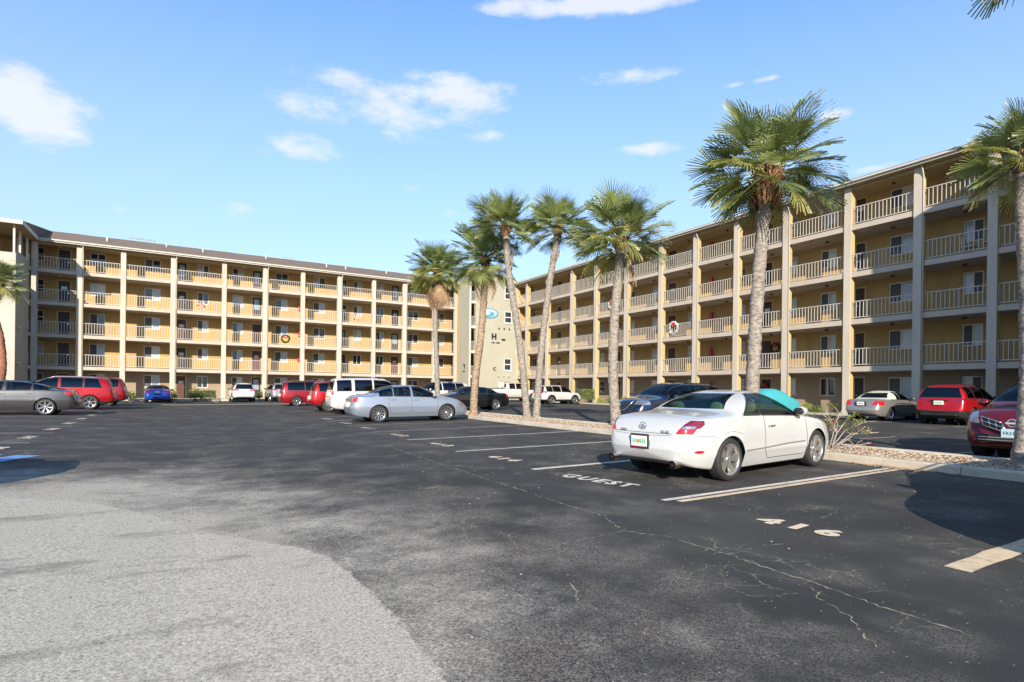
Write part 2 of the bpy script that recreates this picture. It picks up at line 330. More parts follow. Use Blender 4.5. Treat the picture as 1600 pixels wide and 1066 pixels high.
for k in range(3, 11): strip('parking_line', 5.25, 5.17 + 3.05 * (k - 1), 10.9, 5.17 + 3.05 * (k - 1), .10, M['white_line'] if k < 5 else M['faint_line'], ragged=.004)
for k in range(0, 7): strip('parking_line', -2.95, 17.1 + 3.1 * k, -8.8, 17.1 + 3.1 * k, .10, M['faint_line'], ragged=.004)
for k in range(-1, 9): strip('parking_line', 13.1, 2.6 + 3.05 * k, 18.4, 2.6 + 3.05 * k, .10, M['faint_line'], ragged=.004)
for k in range(0, 14): strip('parking_line', 26.0, 7.2 + 3.05 * k, 31.2, 7.2 + 3.05 * k, .10, M['faint_line'], ragged=.004)
for k in range(0, 8): strip('parking_line', -3.2 + 3.05 * k, 52.6, -3.2 + 3.05 * k, 57.2, .10, M['faint_line'], ragged=.004)
strip('concrete_gutter', -4.5, 48.6, 9.0, 46.6, .9, M['concrete'], dz=.006)
# accessible-stall markings in blue at the left edge
strip('blue_line', -2.9, 14.45, -9, 14.45, .18, M['blue_line'], ragged=.015)
strip('blue_line', -2.45, 14.2, -3.3, 12.15, .42, M['blue_line'], .008, ragged=.03)
strip('blue_line', -3.2, 12.4, -9, 12.4, .16, M['blue_line'], ragged=.015)
for k in range(3): strip('blue_line', -4.0 - k * 1.1, 14.3, -4.8 - k * 1.1, 12.5, .14, M['blue_line'], .008, ragged=.015)
def text_on_ground(txt, x, y, size, mt, ang=-90, name='painted_number', wide=1.0):
    cu = bpy.data.curves.new('t', 'FONT'); cu.body = txt; cu.size = size; cu.offset = size * .05; cu.space_character = 1.32; cu.resolution_u = 3; cu.align_x = 'CENTER'
    o = bpy.data.objects.new('t', cu); COL.objects.link(o); dg = bpy.context.evaluated_depsgraph_get(); me = bpy.data.meshes.new_from_object(o.evaluated_get(dg)); bpy.data.objects.remove(o)
    A = R(ang)
    for v in me.vertices:
        X, Y = v.co.x * wide, v.co.y; p = (x + X * math.cos(A) - Y * math.sin(A), y + X * math.sin(A) + Y * math.cos(A)); v.co = (p[0], p[1], ground(*p) + .009)
    me.materials.clear(); me.materials.append(mt); return mobj(name, me, LOT)
M['num'] = mat('stencil_paint', (.80, .66, .48), .8, var=.1, vscale=8, dirt=(.2, .18, .15), dscale=14, damt=.5)
text_on_ground('416', 5.36, 3.48, .36, M['num'], -84, wide=1.25)
text_on_ground('GUEST', 5.38, 6.72, .40, M['white_line'], -79, wide=.92)
for k, s in enumerate(['414', '413', '412', '411', '410', '409']): text_on_ground(s, 5.42, 9.66 + 3.05 * k, .38, M['num'] if k < 3 else M['white_line'], -84, wide=1.3)
for k, s in enumerate(['388', '387', '386', '385', '384', '383', '382']): text_on_ground(s, -3.12, 15.6 + 3.1 * k, .36, M['num'], 84, wide=1.3)
# the long cracks
def unproj(u, v):
    z = 0
    for _ in range(12):
        p = at(u, v, 1.0) - Vector((0, 0, EYE)); k = (EYE - z) / -p.z; q = p * k; z = ground(q.x, q.y)
    return q.x, q.y
CK = [[(600, 695), (640, 709), (666, 718), (716, 734), (737, 741), (770, 752), (806, 763), (847, 777), (907, 796), (945, 807), (961, 821), (977, 830), (1012, 835), (1045, 839), (1082, 851), (1137, 867), (1197, 887), (1240, 901), (1271, 911), (1319, 927), (1375, 948), (1443, 969), (1521, 994)],
      [(977, 830), (940, 837), (900, 845), (872, 852)], [(1137, 867), (1165, 860), (1200, 853), (1245, 849)], [(1283, 925), (1278, 935), (1330, 965), (1345, 985)],
      [(640, 804), (669, 809), (697, 818), (728, 827), (769, 827), (794, 837), (809, 856), (817, 860), (803, 870)], [(794, 837), (815, 828), (838, 827)],
      [(893, 911), (903, 925), (900, 940)], [(1000, 950), (1012, 957), (1030, 960)], [(1345, 990), (1372, 1012)], [(990, 975), (1010, 990), (1060, 1010)],
      [(690, 830), (655, 838), (600, 850)], [(1283, 810), (1310, 800)]]
for line in CK:
    pts = []
    for (u0, v0), (u1, v1) in zip(line, line[1:]):
        a, c = Vector(unproj(u0, v0)), Vector(unproj(u1, v1)); n = max(1, int((c - a).length / .035))
        for i in range(n): pts.append(a.lerp(c, i / n))
    pts.append(Vector(unproj(*line[-1]))); vs = []; fs = []
    for i, p in enumerate(pts):
        d = (pts[min(i + 1, len(pts) - 1)] - pts[max(i - 1, 0)]).normalized(); nr = Vector((-d.y, d.x)); p = p + nr * random.uniform(-.018, .018)
        w = random.choice((.0005, .002, .004, .007, .010)) * (1.0 if line is CK[0] else .6)
        for s in (-1, 1): q = p + nr * w * s; vs.append((q.x, q.y, ground(q.x, q.y) + .003))
    mb = MB(); mb.add(vs, [(2 * i, 2 * i + 2, 2 * i + 3, 2 * i + 1) for i in range(len(pts) - 1)]); mb.build('pavement_crack', M['crackm'], LOT)
# small litter: leaves and bits
mb = MB()
for _ in range(260):
    x = random.uniform(1, 13); y = random.uniform(2, 26); s = random.uniform(.008, .022); a = random.uniform(0, 6.3); z = ground(x, y) + .006
    mb.add([(x + s * math.cos(a), y + s * math.sin(a), z + .004), (x + s * .5 * math.cos(a + 1.6), y + s * .5 * math.sin(a + 1.6), z), (x - s * math.cos(a), y - s * math.sin(a), z + .006), (x + s * .5 * math.cos(a - 1.6), y + s * .5 * math.sin(a - 1.6), z)], [(0, 1, 2, 3)], random.choice((0, 0, 1)))
mb.build('leaf_litter', [mat('pale_leaf', (.5, .46, .38), .9), mat('brown_leaf', (.28, .14, .07), .9)], kind='stuff')
me_ = MB(); me_.add([(0, 0, .0), (.16, .02, .006), (.17, .035, .004), (0, .02, 0)], [(0, 1, 2, 3)])

# ------------------------------------------------------------------ planted island
IY0, IY1 = -8, 36.5
def follow(name, x0, x1, y0, y1, zt, mt, step=1.0, parent=None, zb=-.05, kind=None):
    mb = MB(); n = max(1, int((y1 - y0) / step))
    for i in range(n):
        a, c = y0 + (y1 - y0) * i / n, y0 + (y1 - y0) * (i + 1) / n; vs = []
        for y in (a, c):
            for x, z in ((x0, zb), (x1, zb), (x1, zt), (x0, zt)): vs.append((x, y, ground((x0 + x1) / 2, y) + z))
        mb.add(vs, [(0, 1, 2, 3), (7, 6, 5, 4), (3, 2, 6, 7), (0, 3, 7, 4), (1, 5, 6, 2)])
    return mb.build(name, mt, parent, kind)
ISL = meta(bpy.data.objects.new('planted_island', None), kind='structure'); COL.objects.link(ISL)
def kerb_run(x0, x1, y0, y1, h, par=ISL):
    y = y0
    while y < y1 - .05:
        e = min(y + 3.05, y1); mb = MB(); n = 3; J = .006
        for i in range(n):
            a, c = y + J + (e - y - 2 * J) * i / n, y + J + (e - y - 2 * J) * (i + 1) / n; vs = []
            for yy in (a, c):
                gz = ground((x0 + x1) / 2, yy)
                for x, z in ((x0, -.1), (x1, -.1), (x1, h - .02), (x1 - .025, h), (x0 + .025, h), (x0, h - .02)): vs.append((x, yy, gz + z))
            fs = [(k, (k + 1) % 6, 6 + (k + 1) % 6, 6 + k) for k in range(6)]
            if i == 0: fs.append((5, 4, 3, 2, 1, 0))
            if i == n - 1: fs.append((6, 7, 8, 9, 10, 11))
            mb.add(vs, fs)
        mb.build('kerb', M['concrete'], par); y = e
kerb_run(10.92, 11.14, IY0, IY1, .14); kerb_run(12.72, 12.9, IY0, IY1, .14)
M['mulch'] = mat('island_soil', (.26, .18, .11), 1, var=.3, vscale=12, bump=.8, bscale=50)
follow('soil_bed', 11.14, 12.72, IY0, IY1, .10, M['mulch'], parent=ISL)
M['stones'] = [mat('stone_pale', (.50, .42, .31), .9), mat('stone_tan', (.42, .29, .18), .9), mat('stone_brown', (.20, .12, .07), .9), mat('stone_white', (.66, .60, .50), .9)]
mb = MB()
def pebble(x, y, z, s, mi):
    a = random.uniform(0, 6.3); ca, sa = math.cos(a), math.sin(a); sx_, sy_, sz_ = s * random.uniform(.8, 1.5), s * random.uniform(.6, 1), s * random.uniform(.35, .7)
    P = [(1, 0, 0), (0, 1, 0), (-1, 0, 0), (0, -1, 0), (.2, .1, 1), (0, 0, -1)]
    mb.add([(x + (p[0] * sx_) * ca - (p[1] * sy_) * sa, y + (p[0] * sx_) * sa + (p[1] * sy_) * ca, z + p[2] * sz_) for p in P], [(0, 1, 4), (1, 2, 4), (2, 3, 4), (3, 0, 4)], mi)
for _ in range(22000):
    t_ = random.random() ** 1.3; y = 1.5 + t_ * 26; x = random.uniform(11.13, 12.74); pebble(x, y, ground(x, y) + .105, random.uniform(.012, .030), random.choice((0, 0, 1, 1, 1, 2, 2, 3)))
for _ in range(420):
    y = random.gauss(5.1, .35); x = 10.92 - abs(random.gauss(0, .10)); pebble(x, y, ground(x, y) + .01, random.uniform(.012, .028), random.choice((1, 2, 1)))
for _ in range(160):
    y = random.uniform(1.5, 3.2); x = 10.92 - abs(random.gauss(0, .12)); pebble(x, y, ground(x, y) + .01, random.uniform(.012, .028), random.choice((1, 2, 1)))
mb.build('island_stones', M['stones'], kind='stuff')

# ------------------------------------------------------------------ apartment wings
F_H = 2.64; Z1 = .374; ZF = [Z1 + F_H * k for k in range(5)]; ZE = 13.08; SL = .28; WALK = 2.1
YL, XR = 59.16, 32.48
def PL(u, v, z): return (u, YL + v, z)
def PR(u, v, z): return (XR + v, u, z)
def bx(mb, P, u0, u1, v0, v1, z0, z1, m=0):
    a, c = P(u0, v0, z0), P(u1, v1, z1); mb.box(a[0], c[0], a[1], c[1], a[2], c[2], m)
rail_cache = {}
def railing(P, u0, u1, z, par, v=.12, pitch=.19):
    L_ = round(u1 - u0, 2); key = (P is PL, L_, v)
    if key not in rail_cache:
        a, c = MB(), MB(); PP = (lambda u, v, z: (u, v, z)) if P is PL else (lambda u, v, z: (v, u, z))
        bx(a, PP, 0, L_, -.03, .03, .98, 1.02); bx(a, PP, 0, L_, -.022, .022, .09, .125)
        n = int(L_ / pitch); off = (L_ - n * pitch) / 2
        for i in range(n + 1):
            u = off + i * pitch; bx(c, PP, u - .0145, u + .0145, -.014, .014, .125, .98)
        rail_cache[key] = (a.mesh('railing', M['rail']), c.mesh('pickets', M['rail']))
    o = mobj('railing', rail_cache[key][0], par, P(u0, v, z)); mobj('pickets', rail_cache[key][1], o, kind='stuff')
unit = {}
def window(P, u0, u1, z0, z1, par, style, v):
    w, h = round(u1 - u0, 2), round(z1 - z0, 2); PP = (lambda u, v, z: (u, v, z)) if P is PL else (lambda u, v, z: (v, u, z)); t_ = .055
    key = ('w', P is PL, w, h)
    if key not in unit:
        f = MB(); bx(f, PP, 0, w, -.03, .05, 0, t_); bx(f, PP, 0, w, -.03, .05, h - t_, h); bx(f, PP, 0, t_, -.03, .05, t_, h - t_); bx(f, PP, w - t_, w, -.03, .05, t_, h - t_)
        if w > .8: bx(f, PP, w / 2 - .03, w / 2 + .03, -.015, .05, t_, h - t_)
        else: bx(f, PP, t_, w - t_, -.015, .05, h / 2 - .03, h / 2 + .03)
        s = MB(); bx(s, PP, -.05, w + .05, -.06, .05, -.06, 0); unit[key] = (f.mesh('window_frame', M['wframe']), s.mesh('sill', M['wframe']))
    wo = mobj('window', unit[key][0], par, P(u0, v, z0)); mobj('window_sill', unit[key][1], wo)
    halves = [(t_, w / 2 - .03), (w / 2 + .03, w - t_)] if w > .8 else [(t_, w - t_)]
    for i, (a, c) in enumerate(halves):
        st = style[min(i, len(style) - 1)]; k2 = ('p', P is PL, w, h, i, st)
        if k2 not in unit:
            p = MB(); bx(p, PP, a, c, .012 + .012 * i, .03 + .006 * i, t_, h - t_); 
            mats = [M[st]]
            unit[k2] = p.mesh('pane', mats)
        mobj('pane', unit[k2], wo)
def door(P, u0, u1, z, par, style, v):
    w = round(u1 - u0, 2); PP = (lambda u, v, z: (u, v, z)) if P is PL else (lambda u, v, z: (v, u, z)); h = 2.05
    key = ('d', P is PL, w, style)
    if key not in unit:
        f = MB(); bx(f, PP, 0, .09, -.03, .06, 0, h + .09); bx(f, PP, w - .09, w, -.03, .06, 0, h + .09); bx(f, PP, .09, w - .09, -.03, .06, h, h + .09)
        l = MB(); bx(l, PP, .09, w - .09, .03, .07, .02, h, 0)
        g = MB()
        if style[1] == 'storm': bx(g, PP, .24, w - .24, .012, .029, .85, h - .18)
        elif style[1] == 'panel':
            for (a, c) in ((.25, .85), (1.05, 1.85)): bx(g, PP, .24, w - .24, .015, .029, a, c)
        elif style[1] == 'small': bx(g, PP, w / 2 - .2, w / 2 + .2, .012, .029, 1.35, 1.6)
        hd = MB(); bx(hd, PP, w - .22, w - .16, -.03, .03, 1.0, 1.06)
        gm_ = {'storm': 'storm', 'panel': 'door_dark', 'small': 'blind2'}[style[1]]
        unit[key] = (f.mesh('frame', M['door_trim']), l.mesh('door', M[style[0]]), g.mesh('glass', M[gm_]), hd.mesh('handle', M['chrome']))
    a, l, g, hd = unit[key]; d = mobj('door', l, par, P(u0, v, z)); mobj('door_frame', a, d); mobj('door_handle', hd, d); mobj('door_glass' if style[1] != 'panel' else 'door_panel', g, d)
def wing(name, label, P, cols, openings, u_lo, u_hi, inner_face, back_lo, back_hi, ceil_every=1, skiprail=()):
    T = empty(name, label=label, cat='apartment block')
    # floors and slabs
    for k in range(5):
        mb = MB()
        if k: bx(mb, P, u_lo, u_hi, 0, WALK + .25, ZF[k] - SL, ZF[k])
        else: bx(mb, P, u_lo, u_hi, -.1, WALK + .25, -.3, ZF[0])
        mb.build('floor_slab', M['slabm'] if k else M['sidewalk'], T)
    # walls, storey by storey, built round the openings
    for k in range(5):
        z0, z1 = ZF[k], (ZF[k + 1] - SL if k < 4 else ZE); mb = MB(); ops = sorted(openings[k]); u = back_lo if False else u_lo
        for (a, c, kind, st) in ops:
            zb, zt = (z0, z0 + 2.14) if kind == 'door' else (z0 + .98, z0 + 2.08)
            if kind == 'tall': zb = z0 + .3
            if a > u: bx(mb, P, u, a, WALK, WALK + .2, z0, z1)
            bx(mb, P, a, c, WALK, WALK + .2, zt, z1)
            if zb > z0: bx(mb, P, a, c, WALK, WALK + .2, z0, zb)
            u = c
            if kind == 'door': door(P, a, c, z0 + .002, T, st, WALK + .07)
            else: window(P, a, c, zb, zt, T, st, WALK + .07)
        bx(mb, P, u, u_hi, WALK, WALK + .2, z0, z1)
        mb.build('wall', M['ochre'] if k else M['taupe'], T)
    mb = MB(); bx(mb, P, u_lo, u_hi, WALK + .32, WALK + .5, 0, ZE); mb.build('inner_partition', M['dark'], T)
    mb = MB(); bx(mb, P, back_lo, back_hi, 11.9, 12.1, 0, ZE); bx(mb, P, back_lo, back_lo + .2, WALK + .2, 11.9, 0, ZE); bx(mb, P, back_hi - .2, back_hi, WALK + .2, 11.9, 0, ZE); mb.build('rear_wall', M['ochre'], T)
    # columns: cream front face, yellow returns
    for i, cu in enumerate(cols):
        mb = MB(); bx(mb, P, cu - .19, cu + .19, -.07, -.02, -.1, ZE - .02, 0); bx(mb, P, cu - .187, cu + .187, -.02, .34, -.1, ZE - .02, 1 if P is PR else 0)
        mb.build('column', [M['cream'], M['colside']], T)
        if i % 2 == 1:
            p = MB(); uu = cu + (.25 if P is PL else -.25); p.tube([P(uu, -.33, ZE + .05), P(uu, -.12, ZE - .35), P(uu, -.06, ZE - .6), P(uu, -.06, .35)], .036, 6); p.build('downspout', M['cream'], T)
    # balustrades bay by bay
    for i in range(len(cols) - 1):
        for k in range(1, 5):
            if (i, k) in skiprail: continue
            railing(P, cols[i] + .20, cols[i + 1] - .20, ZF[k], T)
            if i % 2 == 0 or P is PR:
                cc = (cols[i] + cols[i + 1]) / 2; z = (ZF[k + 1] - SL) if k < 4 else ZE
                l = MB(); l.lathe([(0, -.10), (.07, -.09), (.10, -.05), (.11, 0)], 10, axis='z'); l.build('ceiling_light', M['door_maroon' if P is PR else 'blind2'], T, loc=P(cc, 1.2, z - .002))
    # eaves, beam and roof
    mb = MB(); bx(mb, P, u_lo, u_hi, .02, .30, ZE - .16, ZE - .01); mb.build('eaves_beam', M['soffit'], T)
    mb = MB(); bx(mb, P, u_lo, u_hi, -.42, WALK + .2, ZE, ZE + .06); mb.build('soffit', M['soffit'], T)
    mb = MB(); bx(mb, P, u_lo, u_hi, -.45, -.42, ZE + .0, ZE + .22); mb.build('fascia', M['fascia'], T)
    mb = MB(); bx(mb, P, u_lo, u_hi, -.57, -.452, ZE + .10, ZE + .215); mb.build('gutter', M['fascia'], T, bevel=.02)
    rp = [(-.50, ZE + .27), (6.1, ZE + 2.22), (12.4, ZE + .27), (12.4, ZE + .2), (6.1, ZE + 2.1), (-.50, ZE + .2)]
    mb = MB(); vs = [P(u, v, z) for u in (u_lo, u_hi) for (v, z) in rp]; mb.add(vs, [(0, 1, 7, 6), (1, 2, 8, 7), (2, 3, 9, 8), (3, 4, 10, 9), (4, 5, 11, 10), (5, 0, 6, 11), (5, 4, 3, 2, 1, 0), (6, 7, 8, 9, 10, 11)])
    rf = mb.build('roof', M['shingle'], T)
    mb = MB(); n = int((u_hi - u_lo) / 1.0)
    for i in range(n):
        a = u_lo + (u_hi - u_lo) * i / n; c = u_lo + (u_hi - u_lo) * (i + 1) / n; bx(mb, P, a + .01, c - .01, 6.0, 6.2, ZE + 2.20, ZE + 2.235 + .01 * (i % 3))
    mb.build('ridge_caps', M['shingle'], rf, kind='stuff')
    return T, rf
LC = [-10.03, -7.11, -4.08, -.39, 3.70, 7.22, 10.69, 14.26, 17.86, 21.25, 24.77, 27.42]
def ux(u, wall=True):                              # picture column to a coordinate along the left wing's wall / the right wing's
    t_ = (u - 800) / FPX; c, s = math.cos(YAW), math.sin(YAW); return (YL + WALK) * (t_ * c + s) / (c - t_ * s)
def uy(u):
    t_ = (u - 800) / FPX; c, s = math.cos(YAW), math.sin(YAW); return (XR + WALK) * (c - t_ * s) / (t_ * c + s)
WS = [('screen', 'blind'), ('pane', 'blind'), ('screen', 'blind2'), ('pane', 'pane'), ('screen', 'pane'), ('blind', 'screen'), ('blind', 'blind2'), ('screen', 'storm')]
DS = [('door_dark', 'storm'), ('door_dark', 'panel'), ('door_maroon', 'panel'), ('door_dark', 'small'), ('door_maroon', 'small'), ('door_dark', 'storm')]
rl = random.Random(11)
Lw = [(52, 68), (139.5, 164), (225, 250), (308, 325.5), (362.5, 379.5), (429.5, 449.5), (489, 507.5), (551.5, 564.5), (587.5, 599.5), (637.5, 653.5), (686.5, 694)]
Ld = [(88, 110.5), (274.5, 292), (392.5, 409.5), (532.5, 541.5), (610, 624)]
LO = []
for k in range(5):
    o = [(ux(a), ux(c), 'window', rl.choice(WS)) for a, c in Lw] + [(ux(a), ux(c), 'door', rl.choice(DS)) for a, c in Ld]; LO.append(o)
Rw = [(1388, 1427), (1503, 1536), (1233, 1244), (1281, 1305.5), (1155.5, 1163.5), (1074.5, 1083), (1018, 1028), (984.5, 991.5), (937, 944.5), (896, 901.5), (831.5, 838.5)]
Rd = [(1333, 1352), (1188, 1206.5), (1042, 1056), (962.5, 970.5), (869, 877)]
RO = []
for k in range(5):
    o = []
    for a, c in Rw:
        st = rl.choice(WS); 
        if rl.random() < .5: st = ('screen', 'blind')
        o.append((uy(c), uy(a), 'tall' if (k == 0 and a == 1388) else 'window', (st[1], st[0]) if a not in (1503,) else st))
    for a, c in Rd: o.append((uy(c), uy(a), 'door', rl.choice(DS[1:5])))
    RO.append(o)
LT, LR = wing('apartment_building', 'long ochre apartment wing across the far side of the lot, on the left', PL, LC, LO, -10.2, 27.85, 1, -10.2, 44)
RC = [5.6, 7.9, 11.35, 14.44, 17.95, 21.73, 25.34, 28.86, 32.3, 36.27, 40.3, 43.9, 48.1, 52.0, 54.2]
RT, RR = wing('apartment_building', 'ochre apartment wing running along the right side behind the palms', PR, RC, RO, 5.4, 54.35, 1, 5.4, 71)
for u in (165, 258, 316, 418, 510, 540, 606): # roof vents
    x = ux(u); v = 2.4 + (u % 5) * .5; p = MB(); z = ZE + .27 + (v + .5) * .2955; p.tube([(0, 0, -.1), (0, 0, .38)], .07, 8); p.build('roof_vent', M['fascia'], LR, loc=(x, YL + v, z))
for i in range(9):
    x = ux(195 + i * 5); p = MB(); p.tube([(0, 0, 0), (0, 0, .28)], .05, 6); p.tube([(0, 0, .28), (.12, 0, .36)], .05, 6); p.build('roof_vent', M['metal'], LR, loc=(x, YL + 6.1, ZE + 2.2))
for i in range(8):
    x = ux(450 + i * 2.6); p = MB(); p.tube([(0, 0, 0), (0, 0, .25)], .05, 6); p.build('roof_vent', M['metal'], LR, loc=(x, YL + 6.1, ZE + 2.2))

# ------------------------------------------------------------------ stair towers
def stair_tower_left():
    T = empty('stair_tower', label='cream stair tower with open top floor at the left edge of the lot', cat='stair tower'); x0, x1, y0 = -17, -10.22, 54.0
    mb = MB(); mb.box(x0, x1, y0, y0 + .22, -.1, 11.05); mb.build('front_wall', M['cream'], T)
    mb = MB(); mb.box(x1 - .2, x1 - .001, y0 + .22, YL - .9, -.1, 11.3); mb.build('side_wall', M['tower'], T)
    for z in (3.0, 5.65, 8.3): mb = MB(); mb.box(x1, x1 + .16, y0 + .35, y0 + 1.0, z, z + .12); mb.build('ledge', M['fascia'], T)
    for z in ZF[1:]: mb = MB(); mb.box(x1 - 2.5, x1 - .003, YL - .9, YL + .1, z - SL, z); mb.build('landing', M['slabm'], T)
    for z in ZF[1:]: mb = MB(); mb.box(x1 - .15, x1 - .1, YL - .88, YL - .1, z + .15, z + 1.0); mb.build('screen_panel', M['fascia'], T)
    for (px, py) in ((x1 - .12, y0 + .12), (x1 - .12, y0 + 1.9), (x1 - .12, YL - .9)): mb = MB(); mb.box(px - .06, px + .06, py - .06, py + .06, 11.0, ZE); mb.build('roof_post', M['fascia'], T)
    mb = MB(); mb.box(x0, x1 + .4, y0 - .4, YL + 2, ZE + .005, ZE + .1); mb.build('soffit', M['soffit'], T)
    mb = MB(); mb.box(x0, x1 + .45, y0 - .48, y0 - .41, ZE, ZE + .27); mb.box(x1 + .41, x1 + .48, y0 - .4, YL - .5, ZE, ZE + .27); mb.build('fascia', M['fascia'], T)
    mb = MB(); mb.add([(x0, y0 - .45, ZE + .27), (x1 + .45, y0 - .45, ZE + .27), (x1 + .45, YL + 6.1, ZE + 2.2), (x0, YL + 6.1, ZE + 2.2), (x1 + .45, YL - .5, ZE + .27), (x1 + .45, YL + 6.1, ZE + .27)], [(0, 1, 2, 3), (1, 5, 2)]); mb.build('roof', M['shingle'], T)
    mb = MB(); mb.box(x1 - .75, x1 - .55, YL - .95, YL + .3, 0, ZE); mb.build('return_wall', M['cream'], T)
    mb = MB(); mb.box(x0, x1 + .01, YL + .3, YL + .5, 0, ZE); mb.box(x0, x0 + .2, y0 + .22, YL, 0, ZE); mb.build('inner_wall', M['ochre'], T)
stair_tower_left()
def stair_tower_right():
    T = empty('stair_tower', label='cream stair tower just beyond the right edge, shading the near bays', cat='stair tower')
    mb = MB(); mb.box(25.6, 32.4, -2, 5.35, -.1, 14.6); mb.build('tower_wall', M['cream'], T)
    mb = MB(); mb.box(25.3, 32.45, -2.3, 5.5, 14.6, 14.85); mb.build('fascia', M['fascia'], T)
    T2 = empty('apartment_building', label='ochre apartment wing continuing past the right edge of the picture', cat='apartment block')
    mb = MB(); mb.box(32.6, 44, -40, 5.3, 0, 13.5); mb.build('wall', M['ochre'], T2)
stair_tower_right()
def corner_tower():
    T = empty('stair_tower', label='tall beige corner tower with the letter H and a blue emblem', cat='stair tower'); zt = 13.75
    mb = MB(); 
    wins = [(11.45, 12.75), (8.85, 10.1), (3.65, 4.95)]; xa, xb = 30.85, 31.75
    wx0, wx1 = 27.32, 32.40; y0, y1 = 54.0, 54.3
    mb.box(wx0, xa, y0, y1, -.1, zt - .5); mb.box(xb, wx1, y0, y1, -.1, zt - .5); z = -.1
    for (a, c) in sorted(wins): mb.box(xa, xb, y0, y1, z, a); z = c
    mb.box(xa, xb, y0, y1, z, zt - .5); mb.build('front_wall', M['tower'], T)
    mb = MB(); mb.box(wx0 - .03, wx1, y0 - .05, y1, zt - .5, zt); mb.build('parapet_cap', M['toweredge'], T)
    mb = MB(); mb.box(26.55, 26.78, y0, YL - 2.6, -.1, zt - .45); mb.build('side_wall', M['tower'], T)
    mb = MB(); mb.box(26.55, 26.72, y0 - .06, y0 - .002, -.1, zt - .6); mb.build('corner_post', M['fascia'], T)
    mb = MB(); mb.box(26.5, 33, y0 + .31, YL + 12, zt - .6, zt - .45); mb.build('flat_roof', M['toweredge'], T)
    mb = MB(); mb.box(26.8, 33, 57.3, 57.5, 0, zt - .6); mb.box(27.9, 44, YL, YL + .2, 0, ZE); mb.build('inner_wall', M['ochre'], T)
    mb = MB(); mb.box(32.42, 34.9, 54.37, 54.55, -.1, ZE); mb.build('end_wall', M['ochre'], T)
    for (a, c) in wins:
        w = xb - xa; f = MB(); t_ = .06
        f.box(xa, xb, y0 - .03, y0 + .06, a, a + t_); f.box(xa, xb, y0 - .03, y0 + .06, c - t_, c); f.box(xa, xa + t_, y0 - .03, y0 + .06, a + t_, c - t_); f.box(xb - t_, xb, y0 - .03, y0 + .06, a + t_, c - t_); f.box(xa + t_, xb - t_, y0 - .02, y0 + .06, (a + c) / 2 - .04, (a + c) / 2 + .04)
        wo = f.build('window', M['wframe'], T)
        for (za, zb_) in ((a + t_, (a + c) / 2 - .04), ((a + c) / 2 + .04, c - t_)): p = MB(); p.box(xa + t_, xb - t_, y0 + .03, y0 + .045, za, zb_); p.build('pane', M['pane'], wo)
        p = MB(); p.box(xa - .06, xb + .06, y0 - .09, y0 - .031, a - .1, a); p.build('window_sill', M['wframe'], wo)
    for k in range(1, 5):
        mb = MB(); mb.box(26.8, 27.31, y0 - .03, y0 + 2.5, ZF[k] - SL, ZF[k]); mb.build('landing', M['fascia'], T)
        mb = MB(); mb.box(26.8, 27.31, y0 + .05, y0 + .09, ZF[k] + .96, ZF[k] + 1.0)
        for i in range(4): mb.box(26.86 + i * .12, 26.89 + i * .12, y0 + .055, y0 + .085, ZF[k], ZF[k] + .96)
        mb.build('landing_railing', M['rail'], T)
    def letters(txt, x, z, size, mt, name, off=0.02):
        cu = bpy.data.curves.new('t', 'FONT'); cu.body = txt; cu.size = size; cu.offset = off * size; cu.extrude = .03; cu.align_x = 'CENTER'; cu.resolution_u = 3
        o = bpy.data.objects.new('t', cu); COL.objects.link(o); dg = bpy.context.evaluated_depsgraph_get(); me = bpy.data.meshes.new_from_object(o.evaluated_get(dg)); bpy.data.objects.remove(o)
        me.transform(Matrix.Translation((x, y0 - .035, z)) @ Matrix.Rotation(R(90), 4, 'X')); me.materials.clear(); me.materials.append(mt); return mobj(name, me, T)
    letters('H', 29.55, 7.0, .86, M['ink'], 'letter', .045)
    letters('H401 - H502', 29.75, 6.55, .19, M['ink'], 'letters', .02)
    letters('C', 29.65, 3.6, .5, M['ink'], 'letter')
    mb = MB(); mb.box(30.5, 30.95, y0 - .07, y0 - .005, 6.9, 7.08); mb.build('small_sign', M['ink'], T)
    mb = MB(); mb.box(30.3, 31.7, y0 - .07, y0 - .005, 2.0, 2.38); s_ = mb.build('name_sign', M['ink'], T)
    mb = MB(); 
    for i in range(6): mb.box(30.42 + i * .2, 30.54 + i * .2, y0 - .075, y0 - .071, 2.12, 2.26)
    mb.build('sign_lettering', M['fascia'], s_)
    # blue oval emblem with a white curl
    bl = mat('emblem_blue', (.08, .30, .42), .6); wh = mat('emblem_white', (.85, .86, .84), .6)
    def ell(cx, cz, rx, rz, y, m_, nm):
        e = MB(); n = 40; vs = [(cx + rx * math.cos(6.2832 * i / n), y, cz + rz * math.sin(6.2832 * i / n)) for i in range(n)]; vs += [(a, y + .012, c) for a, _, c in vs]
        e.add(vs, [tuple(range(n))] + [(i, n + i, n + (i + 1) % n, (i + 1) % n) for i in range(n)]); return e.build(nm, m_, T)
    ell(28.95, 9.75, 1.12, .56, y0 - .03, bl, 'emblem'); ell(28.9, 9.78, .92, .40, y0 - .045, wh, 'emblem'); ell(28.8, 9.70, .82, .30, y0 - .06, bl, 'emblem'); ell(28.55, 9.78, .48, .22, y0 - .075, wh, 'emblem')
    for zz, kk in ((8.15, 0), (2.95, 1)):
        for xx in (30.1, 30.75, 31.4):
            mb = MB(); mb.tube([(xx, y0 - .005, zz), (xx, y0 - .12, zz + .05)], .05, 8); mb.blob((xx, y0 - .16, zz + .05), (.08, .08, .07)); mb.build('flood_light', M['black'] if not kk else M['fascia'], T)
